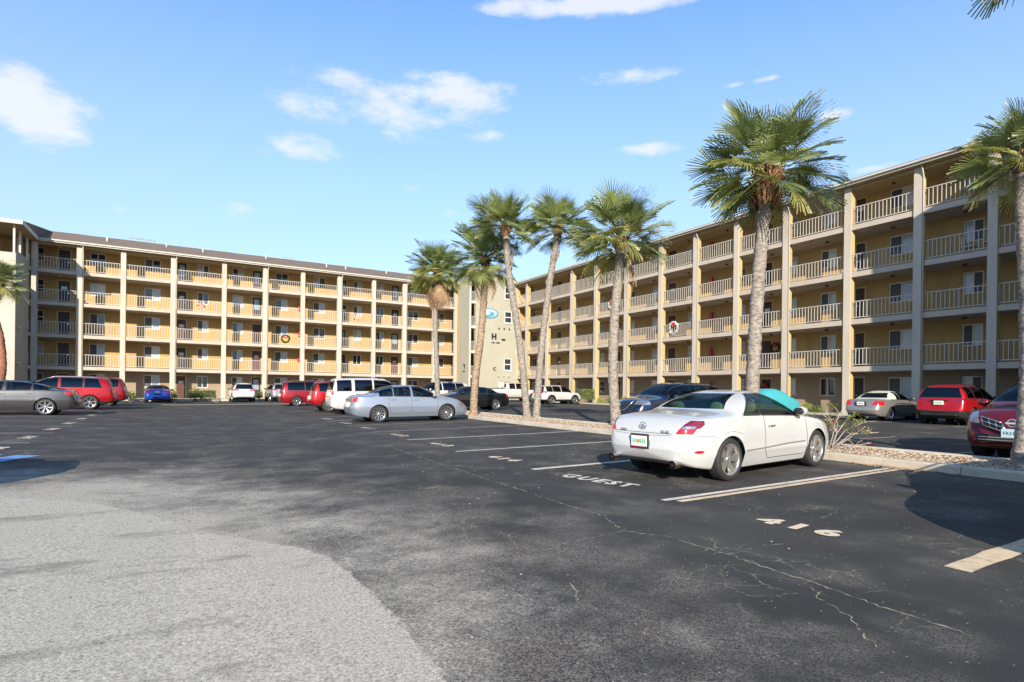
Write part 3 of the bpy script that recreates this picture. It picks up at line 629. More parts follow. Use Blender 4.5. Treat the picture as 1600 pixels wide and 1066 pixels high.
    # panel number beside the slit, on the side wall
    mb = MB(); mb.box(26.50, 26.549, 54.9, 55.3, 3.4, 3.52); mb.box(26.50, 26.549, 54.9, 55.02, 3.75, 4.1); mb.box(26.50, 26.549, 54.9, 55.3, 4.1, 4.22); mb.build('letter', M['ink'], T)
corner_tower()
# pavement in front of the wings
mb = MB(); mb.box(-10.2, 26.5, 57.5, YL - .11, -.1, .36); mb.build('pavement', M['sidewalk'], kind='structure')
for k in range(12): pass
SW = follow('pavement', 31.6, XR - .11, 5.6, 54, .10, M['sidewalk'], kind='structure')
WSTOP = 0
# --END-STRUCT--

# ------------------------------------------------------------------ cars
def pchip(P):
    xs = [p[0] for p in P]; ys = [p[1] for p in P]; n = len(xs); h = [xs[i + 1] - xs[i] for i in range(n - 1)]; d = [(ys[i + 1] - ys[i]) / h[i] for i in range(n - 1)]; m_ = [0] * n
    for i in range(1, n - 1):
        if d[i - 1] * d[i] > 0: w1, w2 = 2 * h[i] + h[i - 1], h[i] + 2 * h[i - 1]; m_[i] = (w1 + w2) / (w1 / d[i - 1] + w2 / d[i])
    m_[0], m_[-1] = d[0], d[-1]
    def f(x):
        if x <= xs[0]: return ys[0]
        if x >= xs[-1]: return ys[-1]
        i = 0
        while xs[i + 1] < x: i += 1
        t_ = (x - xs[i]) / h[i]; t2, t3 = t_ * t_, t_ ** 3
        return (2 * t3 - 3 * t2 + 1) * ys[i] + (t3 - 2 * t2 + t_) * h[i] * m_[i] + (-2 * t3 + 3 * t2) * ys[i + 1] + (t3 - t2) * h[i] * m_[i + 1]
    return f
def lerpf(P):
    def f(x):
        if x <= P[0][0]: return P[0][1]
        for (a, b_), (c, d) in zip(P, P[1:]):
            if x <= c: return b_ + (d - b_) * (x - a) / (c - a)
        return P[-1][1]
    return f
def sst(a, b_, x): t_ = max(0, min(1, (x - a) / (b_ - a))); return t_ * t_ * (3 - 2 * t_)
SEDAN = dict(L=4.88, W=.925, top=[(0, .66), (.04, .86), (.12, 1.02), (.35, 1.075), (.72, 1.10), (1.30, 1.345), (1.85, 1.44), (2.35, 1.46), (2.75, 1.43), (3.15, 1.28), (3.66, 1.05), (3.95, .99), (4.45, .87), (4.75, .72), (4.88, .54)],
    belt=[(0, .60), (.12, .93), (.5, .985), (1.5, .985), (3.4, .93), (4.2, .83), (4.7, .64), (4.88, .48)], plan=[(0, .72), (.06, .82), (.25, .93), (.8, .985), (1.6, 1), (3.5, 1), (4.2, .975), (4.6, .88), (4.8, .76), (4.88, .62)],
    zb=[(0, .34), (.25, .25), (1, .19), (4, .19), (4.7, .20), (4.88, .26)], rl=[(.2, .10), (.6, .02), (1.0, .10), (1.2, .16)], nl=[(.2, -.02), (.5, 0), (.9, -.1)],
    k=.42, wr=.33, wx=(1.07, 3.86), dlo=[(1.08, 1.62), (1.67, 2.34), (2.44, 3.42)], wsx=(2.5, 3.9), rwx=(.45, 1.7), rw=(1.14, 1.42), ws=(1.08, 1.41), doors=[(1.45, 2.38), (2.38, 3.45)])
SUV = dict(L=4.62, W=.925, top=[(0, .72), (.03, .98), (.07, 1.12), (.15, 1.30), (.30, 1.56), (.42, 1.63), (.9, 1.67), (1.6, 1.69), (2.3, 1.68), (2.7, 1.62), (3.1, 1.42), (3.52, 1.15), (3.8, 1.10), (4.25, 1.02), (4.48, .88), (4.62, .60)],
    belt=[(0, .68), (.10, 1.04), (.5, 1.08), (1.5, 1.07), (3.2, 1.03), (4.0, .96), (4.45, .78), (4.62, .54)], plan=[(0, .76), (.06, .86), (.25, .95), (.8, .99), (1.6, 1), (3.4, 1), (4.0, .97), (4.35, .89), (4.55, .77), (4.62, .66)],
    zb=[(0, .40), (.25, .30), (1, .24), (3.6, .24), (4.4, .27), (4.62, .34)], rl=[(.4, .04), (.62, 0), (1.0, .05)], nl=[(.3, -.04), (.6, 0), (1, -.10)],
    k=.30, wr=.365, wx=(.93, 3.64), dlo=[(.42, 1.08), (1.14, 2.02), (2.12, 3.22)], wsx=(2.3, 3.8), rwx=(-.1, .7), rw=(1.14, 1.56), ws=(1.17, 1.62), doors=[(1.15, 2.06), (2.06, 3.22)], clad=.42, rails=True)
def tmpl(T, **k): d = dict(T); d.update(k); return d
def make_car(name, label, spec, pm, loc, head, ds=.06, L=None, H=None, group='cars parked in the lot', rimstyle=('alloy', 10, .06), glass='glass', seat='seat_grey', cat='car', tail=None, headl=None, plate=True, extras=None, roofm=None, spoke=None, topglass=None):
    T = spec; L0 = T['L']; kx = (L or L0) / L0; Hm = max(z for _, z in T['top']); kz = (H or Hm) / Hm
    sc = lambda P: pchip([(x * kx, z * kz) for x, z in P])
    top, belt, zb, plan = sc(T['top']), sc(T['belt']), sc(T['zb']), pchip([(x * kx, w) for x, w in T['plan']]); L_ = L0 * kx; W_ = T['W']; K = T['k']
    rlf = lerpf([(z * kz, d) for z, d in T['rl']]); nlf = lerpf([(z * kz, d) for z, d in T['nl']])
    wr = T['wr']; wx = [w * kx for w in T['wx']]; crease = T.get('crease', .62) * kz
    def deform(x, z):
        return x + rlf(z) * (1 - sst(0, .45, x)) + nlf(z) * sst(L_ - .5, L_, x)
    def side_y(x, z):
        w = W_ * plan(x); b_, zl = belt(x), zb(x)
        if z <= b_:
            zm = zl + (b_ - zl) * .52
            y = w * (1 - .10 * ((zm - z) / (zm - zl + 1e-6)) ** 2.2) if z < zm else w * (1 - .045 * ((z - zm) / (b_ - zm + 1e-6)) ** 2)
            y += .012 * math.exp(-((z - crease) / .035) ** 2) * sst(.3, .9, x) * (1 - sst(L_ - 1.1, L_ - .5, x))
            for c in wx: # swell over the wheels
                y += .016 * math.exp(-(((x - c) / .42) ** 2 + ((z - wr * 1.5) / .30) ** 2))
            return y
        h = max(top(x) - b_, 1e-4); u = min(1, (z - b_) / h); n = nexp(x); ws_ = w * .955
        return ws_ * (1 - K * (z - b_)) * max(0, 1 - u ** n) ** (1 / n)
    def nexp(x):
        h = top(x) - belt(x); return 2.0 + T.get('sq', 1.5) * sst(.12, .38, h)
    xs = []; x = 0
    while x < L_: xs.append(x); x += ds * (.35 if (x < .2 or x > L_ - .25) else 1)
    if L_ - xs[-1] < .02: xs.pop()
    xs.append(L_)
    NS = max(12, int(.75 / ds)); NU = max(14, int(1.5 / ds)); rows = []
    for x in xs:
        b_, zl, tp, n = belt(x), zb(x), top(x), nexp(x); h = max(tp - b_, 1e-3); w = W_ * plan(x); row = [(0, zl), (w * .45, zl)]
        for i in range(NS): z = zl + (b_ - zl) * i / NS; row.append((side_y(x, z), z))
        for i in range(NU + 1):
            q = math.pi / 2 * i / NU; u = math.sin(q) ** (2 / n); z = b_ + h * u
            row.append((w * .955 * (1 - K * (z - b_)) * max(0, math.cos(q)) ** (2 / n), z))
        row[-1] = (0, tp); rows.append((x, row))
    bm = bmesh.new(); VV = []
    def addrow(x, row): VV.append([bm.verts.new((deform(x, z), y, z)) for (y, z) in row])
    x0, r0 = rows[0]; zc0 = (r0[0][1] + r0[-1][1]) / 2
    for s_, bz in ((.02, .055), (.3, .048), (.6, .034), (.85, .014)): VV.append([bm.verts.new((deform(0, zc0 + (z - zc0) * s_) - bz, y * s_, zc0 + (z - zc0) * s_)) for (y, z) in r0])
    for x, row in rows: addrow(x, row)
    x1, r1 = rows[-1]; zc1 = (r1[0][1] + r1[-1][1]) / 2
    for s_, bz in ((.85, .02), (.6, .045), (.3, .06), (.02, .065)): VV.append([bm.verts.new((deform(L_, zc1 + (z - zc1) * s_) + bz, y * s_, zc1 + (z - zc1) * s_)) for (y, z) in r1])
    for a, b_ in zip(VV, VV[1:]):
        for i in range(len(a) - 1): bm.faces.new((a[i], b_[i], b_[i + 1], a[i + 1]))
    bmesh.ops.remove_doubles(bm, verts=bm.verts, dist=.0008)
    lay = bm.faces.layers.int.new('tag')
    mats = [('body', pm)]
    def cut(planes, name_, mt, filt=None, poly=None, axis=None, only=(0,)):
        """tag the faces inside a convex set of half spaces or inside a polygon in side ('y') or end ('x') view"""
        mats.append((name_, mt)); tg = len(mats) - 1
        if poly:
            ia, ib = (0, 2) if axis == 'y' else (1, 2)
            lo = (min(p[0] for p in poly), min(p[1] for p in poly)); hi = (max(p[0] for p in poly), max(p[1] for p in poly))
            for (a, b_) in zip(poly, poly[1:] + poly[:1]):
                ea = (min(a[0], b_[0]), max(a[0], b_[0])); eb = (min(a[1], b_[1]), max(a[1], b_[1])); g = []
                for f in bm.faces:
                    if f[lay] not in only or (filt and not filt(f)): continue
                    A = [v.co[ia] for v in f.verts]; B = [v.co[ib] for v in f.verts]
                    if max(A) < ea[0] - 1e-4 or min(A) > ea[1] + 1e-4 or max(B) < eb[0] - 1e-4 or min(B) > eb[1] + 1e-4: continue
                    g.append(f)
                if not g: continue
                no = Vector((0, 0, 0)); no[ia] = -(b_[1] - a[1]); no[ib] = b_[0] - a[0]; co = Vector((0, 0, 0)); co[ia], co[ib] = a
                if no.length < 1e-6: continue
                G = set(g)
                for f in g: G.update(f.edges); G.update(f.verts)
                bmesh.ops.bisect_plane(bm, geom=list(G), dist=1e-5, plane_co=co, plane_no=no.normalized())
            for f in bm.faces:
                if f[lay] not in only or (filt and not filt(f)): continue
                c = f.calc_center_median(); X, Y = c[ia], c[ib]
                if not (lo[0] < X < hi[0] and lo[1] < Y < hi[1]): continue
                ins = False
                for (a, b_) in zip(poly, poly[1:] + poly[:1]):
                    if (a[1] > Y) != (b_[1] > Y) and X < (b_[0] - a[0]) * (Y - a[1]) / (b_[1] - a[1]) + a[0]: ins = not ins
                if ins: f[lay] = tg
        else:
            for (co, no) in planes:
                co, no = Vector(co), Vector(no).normalized()
                g = [f for f in bm.faces if f[lay] in only and (not filt or filt(f)) and all(any((v.co - Vector(c2)).dot(Vector(n2)) > -1e-4 for v in f.verts) for c2, n2 in planes)]
                G = set(g)
                for f in g: G.update(f.edges); G.update(f.verts)
                if g: bmesh.ops.bisect_plane(bm, geom=list(G), dist=1e-5, plane_co=co, plane_no=no)
            for f in bm.faces:
                if f[lay] in only and (not filt or filt(f)):
                    c = f.calc_center_median()
                    if all((c - Vector(c2)).dot(Vector(n2)) > 0 for c2, n2 in planes): f[lay] = tg
        return tg
    sidef = lambda f: f.calc_center_median().y > W_ * .5
    # wheel openings
    Ra = wr + T.get('gap', .045)
    for c in wx:
        poly = [(c + Ra * math.cos(math.pi * i / 14), wr + Ra * math.sin(math.pi * i / 14)) for i in range(15)] + [(c - Ra, -.2), (c + Ra, -.2)]
        cut(None, 'HOLE', None, sidef, poly, 'y')
    # glass
    inset = .022
    for i, (a, b_) in enumerate(T['dlo']):
        a, b_ = a * kx, b_ * kx; n = 8; up = T.get('ug', .83); P = []
        sl0 = T.get('slant', {}).get(i, (0, 0)); lowp = []; upp = []
        for j in range(n + 1):
            x = a + (b_ - a) * j / n; lo_ = belt(x) + .03
            q0, q1 = sl0[0], sl0[1]; xu = a + q0 + (b_ + q1 - a - q0) * j / n; hi_ = belt(xu) + up * (top(xu) - belt(xu))
            hi_ = max(hi_, lo_ + .004); lowp.append((x, lo_)); upp.append((xu, hi_))
        P = lowp + upp[::-1]; cut(None, 'side_window', M[glass if i or not T.get('priv') else T['priv']], sidef, P, 'y')
    bw = W_ * .955
    z0, z1 = T['ws'][0] * kz, T['ws'][1] * kz
    cut([((0, bw * .90, z0), (0, -1, -K * .9 - T.get('wslean', .12))), ((0, 0, z0), (0, 0, 1)), ((0, 0, z1), (0, 0, -1)), ((T['wsx'][0] * kx, 0, 0), (1, 0, 0))], 'windshield', M[glass])
    z0, z1 = T['rw'][0] * kz, T['rw'][1] * kz
    if T.get('rearglass', True): cut([((0, bw * T.get('rww', .82), z0), (0, -1, -K * .9 - T.get('rwlean', .12))), ((0, 0, z0), (0, 0, 1)), ((0, 0, z1), (0, 0, -1)), ((T['rwx'][1] * kx, 0, 0), (-1, 0, 0)), ((T['rwx'][0] * kx, 0, 0), (1, 0, 0))], 'rear_window', M[T.get('rearmat', glass)])
    # lamps
    for pl_, mt in (tail or []): cut(pl_, 'taillight', M[mt])
    for pl_, mt, nm in (headl or []): cut(pl_, nm, M[mt])
    if T.get('clad'):
        cut([((0, 0, T['clad'] * kz), (0, 0, -1))], 'lower_cladding', M[T.get('cladm', 'black')])
    else:
        cut([((0, 0, zb(L_ / 2) + .015), (0, 0, -1))], 'underbody', M['black'])
    if roofm: cut([((0, 0, T['rooflow'] * kz), (0, 0, 1)), ((T['roofx'][0] * kx, 0, 0), (1, 0, 0)), ((T['roofx'][1] * kx, 0, 0), (-1, 0, 0))], 'roof', roofm)
    for i, (a, b_) in enumerate(T['doors']):
        a, b_ = a * kx, b_ * kx; r = T.get('doorlow', .34)
        pts = [(a, belt(a) + .012), (b_, belt(b_) + .012), (b_, r + .03), (b_ - .04, r), (a + .12, r), (a, r + .14)]
        near = min(wx, key=lambda c: abs(c - a)) ; 
        if abs(near - a) < Ra + .15: # rear door follows the wheel arch
            pts = [(a, belt(a) + .012), (b_, belt(b_) + .012), (b_, r), (near + Ra + .10, r), (near + Ra + .06, wr + .16), (near + Ra * .75 + .03, wr + Ra * .75 + .03)]
            if near + Ra * .7 < a: pts[-1] = (a, wr + Ra * .9)
        cut(None, 'door', pm, sidef, pts, 'y'); T_pts = pts
    # split into objects
    X0 = L_ / 2
    root = empty(name, (loc[0], loc[1], 0), head, label, cat, group)
    tags = {}
    for f in bm.faces: tags.setdefault(f[lay], []).append(f)
    bm.verts.index_update(); bm.normal_update()
    made = {}
    for tg, fs in tags.items():
        nm, mt = mats[tg]
        if nm == 'HOLE': continue
        sides = (0,) if nm in ('body', 'windshield', 'rear_window', 'roof', 'lower_cladding', 'underbody', 'grille') else (1, -1)
        for sd_ in sides:
            vs = {}; V = []; Fc = []
            def vid(v, s):
                k = (v.index, s if abs(v.co.y) > 1e-4 else 0)
                if k not in vs: vs[k] = len(V); V.append((v.co.x - X0, v.co.y * s, v.co.z))
                return vs[k]
            for f in fs:
                for s in ((1, -1) if sd_ == 0 else (sd_,)):
                    q = [vid(v, s) for v in f.verts]
                    if s == 1: q.reverse()
                    if len(set(q)) > 2: Fc.append(tuple(dict.fromkeys(q)))
            me = bpy.data.meshes.new(nm); me.from_pydata(V, [], Fc); me.materials.append(mt); me.polygons.foreach_set('use_smooth', [True] * len(Fc)); me.update()
            o = mobj(nm, me, root); made.setdefault(nm, []).append(o)
    bm.free()
    # ribbons that follow the bodywork
    def ribbon(pts, w, mt, nm, par=root, off=.003, both=True, closed=False, mode='side'):
        P = []
        seq = pts + ([pts[0]] if closed else [])
        for a, b_ in zip(seq, seq[1:]):
            n = max(1, int(math.hypot(b_[0] - a[0], b_[1] - a[1]) / .06))
            for i in range(n): P.append((a[0] + (b_[0] - a[0]) * i / n, a[1] + (b_[1] - a[1]) * i / n))
        P.append(seq[-1])
        for s in ((1, -1) if both else (1,)):
            vs = []; mb = MB()
            for i, p in enumerate(P):
                a, b_ = P[max(i - 1, 0)], P[min(i + 1, len(P) - 1)]; dx, dz = b_[0] - a[0], b_[1] - a[1]; l = math.hypot(dx, dz) or 1; nx_, nz_ = -dz / l, dx / l
                for q in (-1, 1):
                    X, Z = p[0] + nx_ * w / 2 * q, p[1] + nz_ * w / 2 * q
                    if mode == 'side': vs.append((deform(X, Z) - X0, (side_y(X, Z) + off) * s, Z))
                    else: vs.append((deform(X, top(X)) - X0, Z * s, ztop(X, Z) + off))
            mb.add(vs, [(2 * i, 2 * i + 2, 2 * i + 3, 2 * i + 1) for i in range(len(P) - 1)], 0, True)
            mb.build(nm, mt, par)
    def ztop(x, y):
        lo_, hi_ = belt(x), top(x)
        for _ in range(18):
            mz = (lo_ + hi_) / 2
            if side_y(x, mz) > abs(y): lo_ = mz
            else: hi_ = mz
        return lo_
    for i, (a, b_) in enumerate(T['doors']):
        a, b_ = a * kx, b_ * kx; r = T.get('doorlow', .34)
        near = min(wx, key=lambda c: abs(c - a)); pts = [(a, belt(a) + .01), (a, r + .14), (a + .12, r), (b_ - .04, r), (b_, r + .03), (b_, belt(b_) + .01)]
        if abs(near - a) < Ra + .15: pts = [(a, belt(a) + .01), (a if near + Ra * .7 < a else near + Ra * .75 + .03, wr + Ra * .9), (near + Ra + .06, wr + .16), (near + Ra + .10, r), (b_, r), (b_, belt(b_) + .01)]
        ribbon(pts, .009, M['black'], 'door_gap')
        if T.get('handles', True):
            hx = a + .17 * (1 if b_ - a < 1.2 else 1.2); hz_ = belt(hx) - .10
            for j, s in enumerate((1, -1)):
                h = MB(); y = side_y(hx, hz_); h.box(hx - .10 - X0, hx + .10 - X0, s * (y + .012), s * (y + .035), hz_ - .014, hz_ + .014); ds_ = [d for d in made.get('door', [])]
                h.build('door_handle', M[T.get('hm', 'chrome')] if T.get('hm') else pm, root, bevel=.006)
    for i, (a, b_) in enumerate(T['dlo']):
        a, b_ = a * kx, b_ * kx; n = 8; up = T.get('ug', .83); sl0 = T.get('slant', {}).get(i, (0, 0)); lowp = []; upp = []
        for j in range(n + 1):
            x = a + (b_ - a) * j / n; xu = a + sl0[0] + (b_ + sl0[1] - a - sl0[0]) * j / n; lo_ = belt(x) + .03; hi_ = max(belt(xu) + up * (top(xu) - belt(xu)), lo_ + .004); lowp.append((x, lo_)); upp.append((xu, hi_))
        ribbon(lowp + upp[::-1], .026, M['black'], 'window_seal', closed=True)
        if T.get('chromeline'): ribbon([(p[0], p[1] + .018) for p in upp], .016, M['chrome'], 'window_trim', off=.006)
    if T.get('hood'):
        ribbon([(x, W_ * plan(x) * .80 - .02 * (x - T['hood'][0] * kx)) for x in [T['hood'][0] * kx + (T['hood'][1] - T['hood'][0]) * kx * i / 6 for i in range(7)]], .008, M['black'], 'bonnet_gap', mode='top')
    if T.get('flare'):
        for c in wx: ribbon([(c + (Ra + .03) * math.cos(math.pi * i / 16), wr + (Ra + .03) * math.sin(math.pi * i / 16)) for i in range(-1, 18)], .065, M['black'], 'wheel_arch_trim', off=.008)
    for ln_, w_, mt_ in T.get('lines', []): ribbon([(x * kx, z * kz) for x, z in ln_], w_, M[mt_], 'body_moulding', off=.004)
    # wheel wells, cabin floor and seats
    for c in wx:
        for s in (1, -1):
            mb = MB(); vs = []; n = 12
            for i in range(n + 1):
                q = math.pi * (-.12 + 1.24 * i / n)
                for y in (W_ * .93, W_ * .50): vs.append((c + (Ra + .004) * math.cos(q) - X0, s * y, wr + (Ra + .004) * math.sin(q)))
            mb.add(vs, [(2 * i, 2 * i + 1, 2 * i + 3, 2 * i + 2) for i in range(n)], 0, True); mb.add([(c + Ra * math.cos(6.283 * i / 16) - X0, s * W_ * .5, wr + Ra * math.sin(6.283 * i / 16)) for i in range(16)], [tuple(range(16))]); mb.build('wheel_well', M['dark'], root)
    mb = MB()
    ca, cb = wx[0] + .1, wx[1] - .15; zt = belt(L_ * .5) - .06
    mb.box(ca - X0, cb - X0, -W_ * .82, W_ * .82, .30, .36); mb.box(cb - .12 - X0, cb + .02 - X0, -W_ * .8, W_ * .8, .36, zt - .02); mb.box(ca - .55 - X0, ca + .05 - X0, -W_ * .7, W_ * .7, .36, zt - .04)
    mb.box(wx[0] + Ra - X0, wx[1] - Ra - X0, -W_ * .85, W_ * .85, zb(L_ / 2) + .02, .3)
    mb.build('cabin_floor', M['dark'], root, 'stuff')
    rowsx = [ca + .38, ca + 1.30] if cb - ca > 1.9 else [ca + .75]
    for j, x in enumerate(rowsx):
        for s in (-1, 1):
            sb = MB(); yy = s * W_ * .42; hh = min(zt + .34, Hm * kz - .2)
            sb.box(x - X0, x + .48 - X0, yy - .22, yy + .22, .36, .52); sb.add([(x + d - X0, yy + w_, z) for d, z, w in ((.02, .50, .22), (.16, .50, .22), (-.02, hh - .20, .19), (-.14, hh - .20, .19)) for w_ in (-w, w)], [(0, 1, 3, 2), (2, 3, 5, 4), (4, 5, 7, 6), (6, 7, 1, 0), (0, 2, 4, 6), (1, 7, 5, 3)])
            sb.blob((x - .09 - X0, yy, hh - .09), (.055, .14, .105)); sb.build('seat', M[seat], root)
    # wheels
    rm, nsp, sw = rimstyle; key = (rm, nsp, sw, wr, T.get('rimr', .70)); rr = wr * T.get('rimr', .70)
    if key not in wheelcache:
        tw = .112; a = MB(); a.lathe([(rr, -tw * .85), (rr + .012, -tw), (wr * .90, -tw * 1.02), (wr * .975, -tw * .85), (wr, -tw * .62), (wr, tw * .62), (wr * .975, tw * .85), (wr * .90, tw * 1.02), (rr + .012, tw), (rr, tw * .85)], 36, close=True)
        for gy_ in (-.045, 0, .045): a.lathe([(wr + .0005, gy_ - .004), (wr + .003, gy_ - .002), (wr + .003, gy_ + .002), (wr + .0005, gy_ + .004)], 36)
        r_ = MB(); r_.lathe([(rr + .004, tw * .93), (rr - .012, tw * .95), (rr - .022, tw * .80), (rr - .03, tw * .2), (rr - .03, -tw * .8)], 36)
        r_.lathe([(0, tw * .72), (.03, tw * .74), (.055, tw * .66), (.062, tw * .4)], 20)
        for i in range(nsp):
            q0 = 2 * math.pi * i / nsp
            for dq in ((0,) if nsp != 5 else (-.16, .16)):
                q = q0 + dq; wa, wb = (sw * .62, sw) if nsp != 5 else (sw * .55, sw * .62); vs = []
                for (rad, w, yo, yi) in ((.04, wa, tw * .64, tw * .40), (rr * .55, (wa + wb) / 2, tw * .70, tw * .42), (rr - .014, wb, tw * .82, tw * .50)):
                    for (sg, y, wm) in ((-1, yi, 1), (-1, yo, .7), (1, yo, .7), (1, yi, 1)):
                        lx, lz = rad, sg * w / 2 * wm; qq = q - dq * .55 * (1 - rad / rr) if nsp == 5 else q
                        vs.append((lx * math.cos(qq) - lz * math.sin(qq), y, lx * math.sin(qq) + lz * math.cos(qq)))
                r_.add(vs, [(4 * j + k_, 4 * j + (k_ + 1) % 4, 4 * j + 4 + (k_ + 1) % 4, 4 * j + 4 + k_) for j in range(2) for k_ in range(4)], 0, False)
        d_ = MB(); d_.lathe([(0, tw * .30), (rr * .62, tw * .30), (rr * .62, tw * .2), (rr - .03, -tw * .1)], 24)
        wheelcache[key] = (a.mesh('tyre', M['rubber']), r_.mesh('rim', M[rm]), d_.mesh('shade_dark_brake_disc', mat('shade_dark_brake_disc', (.03, .03, .03), .7, 0) if 'shade_dark_brake_disc' not in bpy.data.materials else bpy.data.materials['shade_dark_brake_disc']))  # near-black disc colour paints in the shade between the spokes
    ty, ri, di = wheelcache[key]
    for c in wx:
        for s in (1, -1):
            w = mobj('wheel', ri, root, (c - X0, s * (W_ * plan(c) - .125), wr)); 
            if s == -1: w.rotation_euler = (0, 0, math.pi)
            w.rotation_euler.rotate_axis('Y', random.uniform(0, 1))
            mobj('tyre', ty, w); mobj('shade_dark_brake_disc', di, w)
    # mirrors
    mxp = T['dlo'][-1][1] * kx - .20; mz = belt(mxp) + .09
    for s in (1, -1):
        y = side_y(mxp, mz); q = MB(); q.tube([(mxp + .06 - X0, s * (y - .03), mz - .05), (mxp + .05 - X0, s * (y + .09), mz - .03)], .018, 6)
        q.blob((mxp + .05 - X0, s * (y + .15), mz + .01), (.075, .115, .075), 1); mo = q.build('wing_mirror', [M['black'], pm], root)
        q = MB(); q.blob((mxp - .012 - X0, s * (y + .15), mz + .01), (.022, .095, .06)); q.build('mirror_glass', M['black'], mo)
    # roof rails
    if T.get('rails'):
        for s in (1, -1):
            P = []
            for i in range(9):
                x = (T.get('railx', (.6, 2.4))[0] + (T.get('railx', (.6, 2.4))[1] - T.get('railx', (.6, 2.4))[0]) * i / 8) * kx; yy = W_ * .62; P.append((x - X0, s * yy, ztop(x, yy) + (.055 if 0 < i < 8 else .0)))
            q = MB(); q.tube(P, .017, 6); q.build('roof_rail', M[T.get('railm', 'black')], root)
    if plate:
        pzs = T.get('platez', .78) * kz; xr_ = T.get('platex', -.062); q = MB(); q.box(deform(0, pzs) + xr_ - .012 - X0, deform(0, pzs) + xr_ + .10 - X0, -.155, .155, pzs - .08, pzs + .08); po = q.build('number_plate', M['plate'], root)
        q = MB(); 
        for i in range(7):
            if i == 3: continue
            q.box(deform(0, pzs) + xr_ - .016 - X0, deform(0, pzs) + xr_ - .013 - X0, -.125 + i * .037, -.10 + i * .037, pzs - .03, pzs + .03)
        q.build('plate_characters', M['plateg'], po, 'stuff'); q = MB(); q.blob((deform(0, pzs) + xr_ - .013 - X0, 0, pzs), (.003, .026, .03)); q.build('plate_emblem', M['orange'], po)
    if T.get('rearbar'): 
        q = MB(); x = deform(0, .5) - .05 - X0; q.box(x - .03, x + .2, -.62, .62, .40 * kz, .47 * kz); q.build('rear_valance', M['black'], root, bevel=.02)
    ctx = dict(root=root, X0=X0, L=L_, deform=deform, side_y=side_y, ztop=ztop, belt=belt, top=top, ribbon=ribbon, pm=pm, W=W_, kx=kx, kz=kz, wx=wx)
    if extras: extras(ctx)
    # sit on the sloping ground
    c, s = math.cos(head), math.sin(head); h = 1.3
    zf, zr = ground(loc[0] + c * h, loc[1] + s * h), ground(loc[0] - c * h, loc[1] - s * h); root.location = (loc[0], loc[1], (zf + zr) / 2); root.rotation_euler = (0, -math.atan2(zf - zr, 2 * h), head)
    return ctx
wheelcache = {}
def lamp(z0, z1, y0, xl, y1=9, front=False, Lx=0, slant=0, mt='redlens'):
    xp = ((xl, 0, 0), (-1, 0, slant)) if not front else ((Lx - xl, 0, 0), (1, 0, slant))
    return ([((0, 0, z0), (0, 0, 1)), ((0, 0, z1), (0, 0, -1)), ((0, y0, 0), (0, 1, 0)), ((0, y1, 0), (0, -1, 0)), xp], mt)
def hlamp(z0, z1, y0, xl, Lx, mt='clearlens', y1=9, nm='headlight'):
    p, m_ = lamp(z0, z1, y0, xl, y1, True, Lx, 0, mt); return (p, m_, nm)
def grille(z0, z1, y1, Lx, mt='black', nm='grille'): return ([((0, 0, z0), (0, 0, 1)), ((0, 0, z1), (0, 0, -1)), ((0, y1, 0), (0, -1, 0)), ((Lx - .35, 0, 0), (1, 0, 0))], mt, nm)
def font_mesh(txt, size, ex=.004, off=0):
    cu = bpy.data.curves.new('t', 'FONT'); cu.body = txt; cu.size = size; cu.extrude = ex; cu.offset = off; cu.align_x = 'CENTER'; cu.resolution_u = 2
    o = bpy.data.objects.new('t', cu); COL.objects.link(o); dg = bpy.context.evaluated_depsgraph_get(); me = bpy.data.meshes.new_from_object(o.evaluated_get(dg)); bpy.data.objects.remove(o); me.materials.clear(); return me

# --- the white convertible coupe in the foreground
P_white = paint('pearl_white_paint', (.54, .55, .545), 0, .28)
LEX = dict(L=4.53, W=.905, top=[(0, .64), (.05, .84), (.13, .935), (.30, .985), (.70, 1.03), (1.02, 1.065), (1.40, 1.235), (1.80, 1.345), (2.10, 1.37), (2.45, 1.345), (2.80, 1.225), (3.22, 1.02), (3.45, .955), (4.0, .865), (4.35, .72), (4.53, .50)],
    belt=[(0, .60), (.10, .86), (.35, .935), (1.2, .955), (2.2, .935), (3.1, .90), (3.8, .82), (4.3, .63), (4.53, .46)], plan=[(0, .66), (.05, .77), (.2, .88), (.6, .975), (1.1, 1.01), (2.0, .985), (2.8, .985), (3.5, 1.0), (4.0, .955), (4.3, .84), (4.45, .70), (4.53, .58)],
    zb=[(0, .33), (.3, .24), (1, .17), (3.5, .16), (4.3, .17), (4.53, .22)], rl=[(.2, .08), (.5, .0), (.8, .03), (.93, .09), (1.0, .12)], nl=[(.2, -.02), (.5, 0), (.9, -.08)],
    k=.46, wr=.327, rimr=.735, wx=(.97, 3.59), dlo=[(1.36, 1.84), (1.87, 3.05)], slant={0: (.50, .06), 1: (.03, -.42)}, wsx=(2.2, 3.7), rwx=(.6, 1.95), rw=(1.075, 1.315), ws=(1.00, 1.32), doors=[(1.93, 3.22)], doorlow=.27,
    crease=.42, platez=.60, rww=.72, rwlean=.30, ug=.86, sq=1.2, gap=.035, handles=False)
